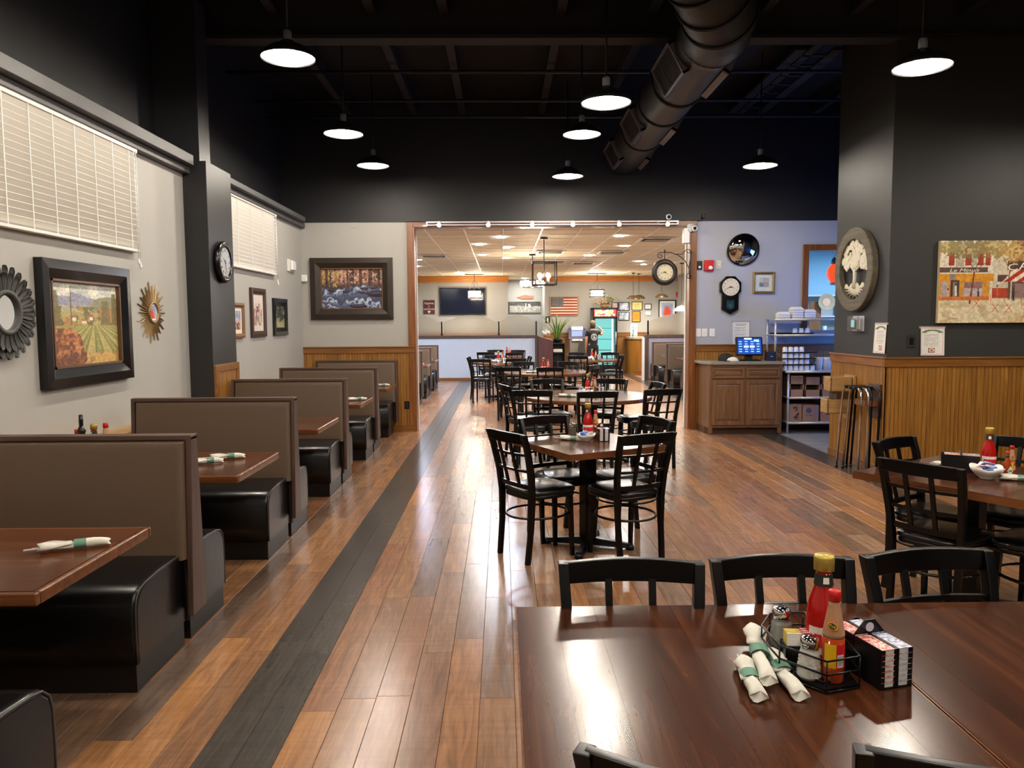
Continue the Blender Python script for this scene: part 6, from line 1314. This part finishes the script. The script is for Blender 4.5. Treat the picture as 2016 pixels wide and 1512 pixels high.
rt.build('roots', WT, t); gm = MB(); gm.loft([[(-.24 + .48 * u, -.036, -.165 + .02 * math.sin(u * 23)), (-.24 + .48 * u, -.028, -.165 + .02 * math.sin(u * 23)), (-.24 + .48 * u, -.028, -.2), (-.24 + .48 * u, -.036, -.2)] for u in [q / 24 for q in range(25)]], True, False); gm.build('ground_strip', WT, t)
rn = random.Random(8)
cells = MB()
def leafblob(b, cx, cz, r):
    n = 14; P = [(cx + r * (1 + (.28 if q % 2 else -.12) + rn.uniform(-.1, .1)) * math.cos(2 * PI * q / n), cz + r * (1 + (.28 if q % 2 else -.12) + rn.uniform(-.1, .1)) * math.sin(2 * PI * q / n)) for q in range(n)]; b.prism(P, -.04 - rn.uniform(0, .006), -.03, 'xz')
for k in range(150):
    u, v = rn.uniform(-.3, .3), rn.uniform(.02, .315); 
    if math.hypot(u, v) > .305 or math.hypot(u - .15, v - .15) < .045 or math.hypot(u + .14, v - .2) < .03 or (v < .06 and abs(u) < .15): continue
    leafblob(cells, u, v, rn.uniform(.022, .04))
cells.build('leaf_crown', WT, t, fix=False)
# cafe painting on the charcoal wall
def paint_cafe(h=130, w=200):
    rng = np.random.default_rng(9); im = canvas(h, w, '#d9c49c'); y, x = YX(h, w); n = fbm(h, w, 9, 14, 4, rng); n3 = fbm(h, w, 40, 60, 2, rng)
    blend(im, (y < .7) * (x < .42) * 1., '#d9cdb8'); rect(im, .42, .6, .0, .72, '#c9bda6'); rect(im, .55, .585, .24, .42, '#8d7c66')
    for a, c in ((.07, .115), (.2, .25), (.3, .345), (.36, .4)): rect(im, a, c, .08, .3, '#a03a2a')
    rect(im, .125, .19, .12, .32, '#b0a48f'); rect(im, .255, .295, .1, .3, '#b0a48f'); rect(im, .0, .38, .33, .39, '#5d4a44'); rect(im, .0, .38, .4, .49, '#cf9031'); rect(im, .08, .13, .4, .49, '#8d7c6c')
    rect(im, .0, .4, .49, .73, '#c98f40'); rect(im, .02, .07, .5, .68, '#a79ca0'); rect(im, .09, .16, .48, .74, '#4a3b36'); rect(im, .11, .145, .5, .73, '#8d7d74'); rect(im, .2, .34, .5, .68, '#b5a9ac'); rect(im, .2, .34, .5, .58, '#8a6a66')
    blend(im, (y > .4) * (y < .49) * (x > .34) * (x < .43) * (y > .4 + (x - .34) * -0.2) * 1., '#c98a2e')
    rect(im, .42, .56, .58, .7, '#a5432f'); rect(im, .46, .56, .42, .5, '#5a3f3c')
    # awning cafe on the right
    rect(im, .6, 1, .0, .3, '#8a5f4a'); rect(im, .66, .72, .14, .28, '#d0bfa5'); rect(im, .535, 1, .25, .36, '#4a3634'); aw = (y > .35 ) * (y < .5) * (x > .5 + (.5 - y) * .55); blend(im, aw * 1., '#e0cdb0'); st = np.sin((x - (.5 - y) * .9) * 62) > 0; blend(im, aw * st * 1., '#a5342b'); rect(im, .58, 1, .5, .76, '#5f4a46'); rect(im, .6, .98, .53, .72, '#8a6f6a'); blend(im, (y > .5) * (y < .76) * (abs(x - .555) < .01) * 1., '#6b4a3a')
    blend(im, sstep(.68, .74, y + .03 * (n - .5)), '#d9caa8'); blend(im, sstep(.7, .8, y) * sstep(.5, .62, n) * .5, '#b09a74'); blend(im, sstep(.8, 1, y) * sstep(.3, .9, x) * .6, '#c79a58')
    for cx, cy, rx, ry, c in ((.2, .1, .22, .14, '#83764f'), (.42, .08, .14, .14, '#96824f'), (.6, .12, .14, .16, '#b08a4a'), (.8, .1, .2, .13, '#7c5c44'), (.05, .06, .1, .1, '#a2935f')):
        d = np.hypot((x - cx) / rx, (y - cy) / ry) + 1.1 * (n3 - .5); blend(im, sstep(1, .7, d) * .85, c); blend(im, sstep(.8, .5, d) * sstep(.52, .6, n3) * .7, '#c7b07c')
    def line(x0, y0, x1, y1, wd, c):
        L2 = (x1 - x0) ** 2 + (y1 - y0) ** 2; tt = np.clip(((x - x0) * (x1 - x0) + (y - y0) * (y1 - y0)) / L2, 0, 1); d = np.hypot((x - x0 - tt * (x1 - x0)) * 1.54, y - y0 - tt * (y1 - y0)); blend(im, sstep(wd, wd * .5, d), c)
    line(.245, .76, .275, .36, .014, '#7a3f2a'); line(.275, .36, .21, .2, .007, '#6b4a38'); line(.275, .36, .33, .16, .008, '#6b4a38'); line(.28, .36, .4, .22, .006, '#7a5a40'); line(.55, .44, .56, .34, .009, '#7a5238'); line(.555, .36, .5, .2, .006, '#7a5a40'); line(.56, .36, .63, .22, .006, '#7a5a40')
    for cx, cy, c in ((.13, .56, '#e6dccb'), (.07, .62, '#d9a27a'), (.31, .62, '#3b2f33'), (.46, .58, '#c9602f'), (.59, .62, '#3d3034')): line(cx, cy, cx + .004, cy + .1, .016, c); line(cx, cy - .035, cx, cy - .03, .012, '#3a2a26')
    for cx, cy in ((.45, .76), (.56, .76), (.7, .82), (.84, .9), (.3, .7)):
        for q in (-1, 1): line(cx - .03 * q, cy + .12, cx + .03 * q, cy, .006, '#b5623a')
        line(cx - .04, cy, cx + .04, cy, .01, '#e0cdb0'); line(cx - .035, cy, cx - .045, cy - .12, .005, '#b5623a')
    rect(im, .0, .4, .68, .73, '#c4703a')
    return np.clip(im * (.86 + .28 * n3)[..., None], 0, 1)
t = thing('cafe_painting', 'unframed canvas painting of a street cafe on the charcoal wall', 'painting', (5.107, 7.874, 1.999)); MB().box(-.65, .65, -.04, 0, -.416, .416).build('canvas', mat('canvas_edge', '#cdbb96', .7), t); grid_pic('print', paint_cafe(), 1.3, .832, t, PRINT, (0, -.041, 0))
IV = mat('painted_white', '#e9e0cc', .7, var=.02); txt('CAFE', .095, t, (.235, -.0415, .158), IV, rot=(90, -6, 0), sx=1.75, ext=.0003); txt('Le Minuit', .05, t, (-.4, -.0415, .117), IV, sx=1.6, ext=.0003, shear=.3); txt('Cafe', .045, t, (.36, -.0415, -.1), mat('painted_chalk', '#b9a9a4', .7), sx=1.5, ext=.0003, shear=.3); txt('Simon', .028, t, (-.5, -.0415, -.37), mat('painted_brown', '#8a6a48', .7), sx=1.5, ext=.0003, shear=.4)
# wooden wall boxes and the tray stands beside the column
t = thing('wooden_wall_box', 'light wooden box rack fixed on the column wainscot', 'rack', (3.94, 8.62, 0)); BOXW = wood('pale_box_wood', '#8f6a3c', '#c09a66', 0, .4)
for z0, z1, d in ((.82, .985, .27), (.575, .735, .3)):
    b = MB(); b.box(-d, -d + .02, -.1, .1, z0, z1).box(-.04, -.02, -.1, .1, z0, z1).box(-d, -.02, -.1, -.08, z0, z1).box(-d, -.02, .08, .1, z0, z1).box(-d, -.02, -.1, .1, z0, z0 + .015); b.build('box', BOXW, t, bevel=.012)
MB().box(-.2, -.02, -.1, .1, .735, .82).build('spacer', wood('dark_oak', '#3a2615', '#54381f', 0, .5), t); MB().box(-.02, 0, -.13, .13, .5, 1.0).build('back_board', BOXW, t)
t = thing('wall_bracket_board', 'dark flat wooden board on the column wainscot', 'board', (3.94, 8.02, 0)); MB().box(-.03, 0, -.12, .12, .6, .95).build('board', DKWOOD, t, bevel=.004); MB().box(-.16, -.03, -.1, .14, .72, .78).build('shelf_block', wood('reddish_block', '#5e3517', '#84502a', 1, .4), t)
def tray_stand(m, pts, label):
    t = thing('tray_stand', label, 'stand', (0, 0, 0), 0, 'folded tray stands by the column')
    for (xa, ya, xb, yb) in pts:
        xm, z = (xa + xb) / 2 + .03, .9
        path = [(xa, ya, .012), (xm, ya, z - .09), (xm, ya - .015, z - .04), (xm, ya - .05, z - .008), (xm, ya - .09, z), (xm, yb + .09, z), (xm, yb + .05, z - .008), (xm, yb + .015, z - .04), (xm, yb, z - .09), (xb, yb, .012)]
        MB().tube(path, .0125, 8).build('leg_frame', m, t)
        for x, y in ((xa, ya), (xb, yb)): MB().cyl((x, y, 0), (x, y, .03), .016).build('rubber_foot', BLACKPL, t)
    x = sum(p[0] + p[2] for p in pts) / (2 * len(pts)) + .03
    for u in (.25, .5, .75):
        y = pts[0][1] + (pts[0][3] - pts[0][1]) * u; MB().box(x - .05, x + .05, y - .018, y + .018, .884, .918).build('strap', BLACKV, t)
    return t
tray_stand(CHROME, [(3.69, 8.36, 3.72, 7.915), (3.735, 8.30, 3.775, 7.86)], 'folded chrome tray stand leaning in front of column wainscot'); tray_stand(BLACKM, [(3.80, 8.36, 3.84, 7.93), (3.865, 8.40, 3.885, 7.86)], 'folded black tray stand behind the chrome one')
# ------------------------------------------------------------------ unseen blue alcove screen and bar room
t = thing('added_blue_screen', 'large glowing blue screen added on the alcove side wall, out of sight', 'screen', (6.19, 9.95, 1.45), -90); MB().box(-.75, .75, -.06, -.0, -.45, .45).build('body', BLACKPL, t, bevel=.01)  # unseen screen added to throw blue light on the steel shelves
im = canvas(24, 40, '#3458e8'); n_ = fbm(24, 40, 3, 5); blend(im, (n_ > .56) * .6, '#6fa0ff'); rect(im, .0, .3, .0, 1, '#5fb4e8'); grid_pic('screen', im, 1.42, .84, t, attr_mat('screen_lit', .4, .2, 0, ALCOVE_GLOW), (0, -.062, 0))
t = thing('bar_hutch', 'white bar shelving with glasses seen through the pass window', 'shelf', (6.35, 15.6, 0)); HW = mat('hutch_white', '#b5c2ca', .5)
for x in (-.6, .6): MB().box(x - .02, x + .02, 0, .36, 0, 2.15).build('side', HW, t)
for z in (1.0, 1.35, 1.7, 2.12): MB().box(-.6, .6, 0, .36, z - .02, z + .01).build('shelf', HW, t)
MB().box(-.6, .6, .34, .36, 0, 2.15).build('back', HW, t); MB().box(-.12, .12, -.03, .0, .6, 2.0).build('wood_post', OAK, t)
t = thing('round_plate', 'round pale decorative plate on the bar shelving', 'plate', (6.35 + .2, 15.52, 1.98)); MB().lathe([(.001, 0), (.1, .005), (.17, .03), (.175, .03), (.1, .0), (.001, -.005)], 28).build('dish', mat('plate_cream', '#9c917c', .3), t).rotation_euler = (R(90), 0, 0); MB().cyl((0, -.012, 0), (0, -.006, 0), .08).build('motif', mat('plate_motif', '#c9a58a', .5), t)
for k in range(5):
    t = thing('bar_glass', 'clear glass on the bar shelving, %s from left' % nm[k], 'glass', (5.95 + .17 * k, 15.75, 1.3605), 0, 'bar glasses'); MB().lathe([(.035, 0), (.04, .14), (.037, .14), (.032, .01), (.001, .008)], 14).build('bowl', mat('glass_pale', '#cfe0e4', .1), t); MB().lathe([(.03, .0), (.033, .002), (.033, .06), (.001, .061)], 12, caps=False).build('liquid', mat('drink_teal', '#5f9aa0', .3), t)
t = thing('red_glass_pendant', 'red glass pendant lamp glowing in the bar window', 'lamp', (5.43, 12.6, 2.24)); MB().lathe([(.045, 0), (.09, .05), (.115, .12), (.1, .2), (.06, .26), (.035, .29)], 22).build('shade', mat('red_glass_glow', '#c01408', .2, em=1.6, emc='#ff3a14'), t); MB().lathe([(.05, -.05), (.06, -.02), (.046, .002)], 18).build('lower_rim', mat('pale_glass', '#d8cfd2', .2), t); MB().lathe([(.035, .285), (.05, .3), (.04, .36), (.012, .4)], 16).build('holder', mat('grey_glass', '#6d727c', .2), t); MB().cyl((0, 0, .38), (0, 0, FAR_CEIL - 2.24), .006).build('cord', WHITE, t)
for k, (x, y) in enumerate(((5.3, 13.3), (7.2, 14.0))): dup(DC, (x, y, FAR_CEIL - .0), 0, 'unseen bluish ceiling light added to brighten the bar room, ' + ['above the window', 'farther right'][k]).scale = (1.35, 1.35, 1)  # unseen lamps added so the bar room looks bright
struct(MB().box(4.32, 8.0, 12.9, 13.2, 2.78, 3.06).build('trim_20', mat('tan_beam', '#a58a66', .5)))

# ------------------------------------------------------------------ the person by the cooler
def skin(name, chains, m, parent, root=0, sub=2):
    vs, es, rd, idx = [], [], [], {}
    for ch in chains:
        prev = None
        for p, r in ch:
            k = tuple(round(c, 4) for c in p)
            if k not in idx: idx[k] = len(vs); vs.append(k); rd.append(r)
            if prev is not None and (prev, idx[k]) not in es: es.append((prev, idx[k]))
            prev = idx[k]
    me = bpy.data.meshes.new(name); me.from_pydata(vs, es, []); o = put(name, me, None, parent)
    o.modifiers.new('skin', 'SKIN').use_smooth_shade = True; sm = o.modifiers.new('sub', 'SUBSURF'); sm.levels = sub; sm.render_levels = sub
    me.skin_vertices or o.modifiers
    for v, r in zip(me.skin_vertices[0].data, rd): v.radius = r if isinstance(r, tuple) else (r, r)
    for i, v in enumerate(me.skin_vertices[0].data): v.use_root = (i == root)
    o.data.materials.append(m); return o
t = thing('person', 'person in a black shirt and cap standing before the cooler', 'person', (FX(1167, 22.9), 22.9, 0), 8)
SKIN = mat('skin', '#b98566', .55, var=.06); P = lambda x, y, z, r: ((x, y, z), r)
pel = P(0, 0, .9, (.15, .11))
body = skin('body', [[pel, P(0, .0, 1.05, (.13, .1)), P(0, .01, 1.2, (.15, .105)), P(0, .0, 1.31, (.13, .09)), P(0, .01, 1.38, .052), P(0, .025, 1.44, .05)],
    [P(0, .0, 1.31, (.13, .09)), P(.16, 0, 1.31, .052), P(.27, .02, 1.22, .043), P(.3, .06, 1.34, .036), P(.17, .07, 1.47, .03)],
    [P(0, .0, 1.31, (.13, .09)), P(-.16, 0, 1.31, .052), P(-.21, -.02, 1.06, .043), P(-.2, .05, .83, .033), P(-.195, .07, .76, .026)],
    [pel, P(.09, 0, .84, .09), P(.1, .01, .48, .062), P(.1, -.02, .1, .042), P(.1, .08, .045, .035)], [pel, P(-.09, 0, .84, .09), P(-.1, .01, .48, .062), P(-.1, -.02, .1, .042), P(-.1, .08, .045, .035)]], SKIN, t)
# hands: palm and five bent fingers each
def hand(px, py, pz, d, side, up):
    ch = []
    base = Vector((px, py, pz)); d = Vector(d).normalized(); s = Vector(side).normalized(); u = Vector(up).normalized()
    palm = base + d * .045
    c = [[(tuple(base), .018), (tuple(palm), .02)]]
    for k in range(4):
        o_ = s * (-.024 + .016 * k); L_ = (.06, .07, .068, .055)[k]; k0 = palm + o_ * .9
        c.append([(tuple(palm), .02), (tuple(k0 + d * .02), .0085), (tuple(k0 + d * (.02 + L_ * .55) - u * .008), .0075), (tuple(k0 + d * (.02 + L_) - u * .025), .006)])
    c.append([(tuple(base), .018), (tuple(base + d * .02 - s * .035), .009), (tuple(base + d * .05 - s * .045), .007)])
    return skin('hand', c, SKIN, t, 1, 1)
hand(.17, .07, 1.47, (-.8, .1, .35), (0, 1, 0), (0, -.3, 1)); hand(-.195, .07, .76, (0, .15, -1), (0, 1, 0), (1, 0, 0))
SHIRT = mat('black_shirt', '#121214', .75, var=.1)
skin('shirt', [[P(0, 0, .74, (.172, .13)), P(0, 0, .88, (.168, .128)), P(0, .0, 1.05, (.152, .118)), P(0, .01, 1.2, (.168, .122)), P(0, .0, 1.31, (.14, .1)), P(0, .005, 1.36, .064)], [P(0, .0, 1.31, (.14, .1)), P(.165, 0, 1.31, .066), P(.235, .01, 1.255, .062)], [P(0, .0, 1.31, (.14, .1)), P(-.165, 0, 1.31, .066), P(-.19, -.01, 1.16, .062)]], SHIRT, t)
skin('trousers', [[P(0, 0, 1.0, (.15, .112)), P(0, 0, .9, (.158, .118)), P(.09, 0, .82, .1), P(.1, .01, .48, .076), P(.1, -.02, .1, .062)], [P(0, 0, .9, (.158, .118)), P(-.09, 0, .82, .1), P(-.1, .01, .48, .076), P(-.1, -.02, .1, .062)]], mat('dark_trousers', '#1b1c22', .8), t)
for s in (-1, 1): MB().sphere((s * .1, .05, .045), (.05, .125, .045), 12, 8).build('shoe', BLACKPL, t)
hd = MB(); hd.sphere((0, .03, 1.53), (.075, .092, .115), 18, 12); hd.sphere((0, .12, 1.52), (.013, .02, .022), 8, 6); head = hd.build('head', SKIN, t)
for s in (-1, 1):
    MB().sphere((s * .076, .02, 1.53), (.012, .022, .032), 8, 6).build('ear', SKIN, head); MB().sphere((s * .03, .108, 1.545), (.013, .01, .009), 8, 6).build('eye', WHITE, head)
MB().box(-.024, .024, .108, .12, 1.472, 1.48).build('mouth', mat('lip', '#8f4f48', .5), head, bevel=.003); MB().sphere((0, .0, 1.50), (.082, .075, .1), 14, 9).build('hair', mat('brown_hair', '#3a281c', .7), head)
cp = MB(); cp.lathe([(.09, 0), (.094, .03), (.082, .075), (.045, .1), (.001, .105)], 18, (0, .02, 1.55), caps=False); cp.prism([(-.07, .09), (.07, .09), (.05, .2), (-.05, .2)], 1.553, 1.562, 'xy'); cp.build('cap', mat('camo_cap', '#6d5f4a', .8, var=.4, vs=25), t)
em = MB(); em.tube([(.085 * math.cos(a), -.135 - .01 * abs(math.sin(a)), 1.16 + .095 * math.sin(a)) for a in [2 * PI * k / 28 for k in range(28)]], .006, 6, closed=True); em.build('shirt_emblem', WHITE, t)
em = MB(); em.tube(spiral(0, 1.17, .055, 1.3, R(40)), .006, 6); em.tube([(-.05, 0, 1.12), (.0, 0, 1.1), (.05, 0, 1.14)], .007, 6)
em.v = [(x, y - .142, z) for x, y, z in em.v]; em.build('shirt_emblem', WHITE, t)
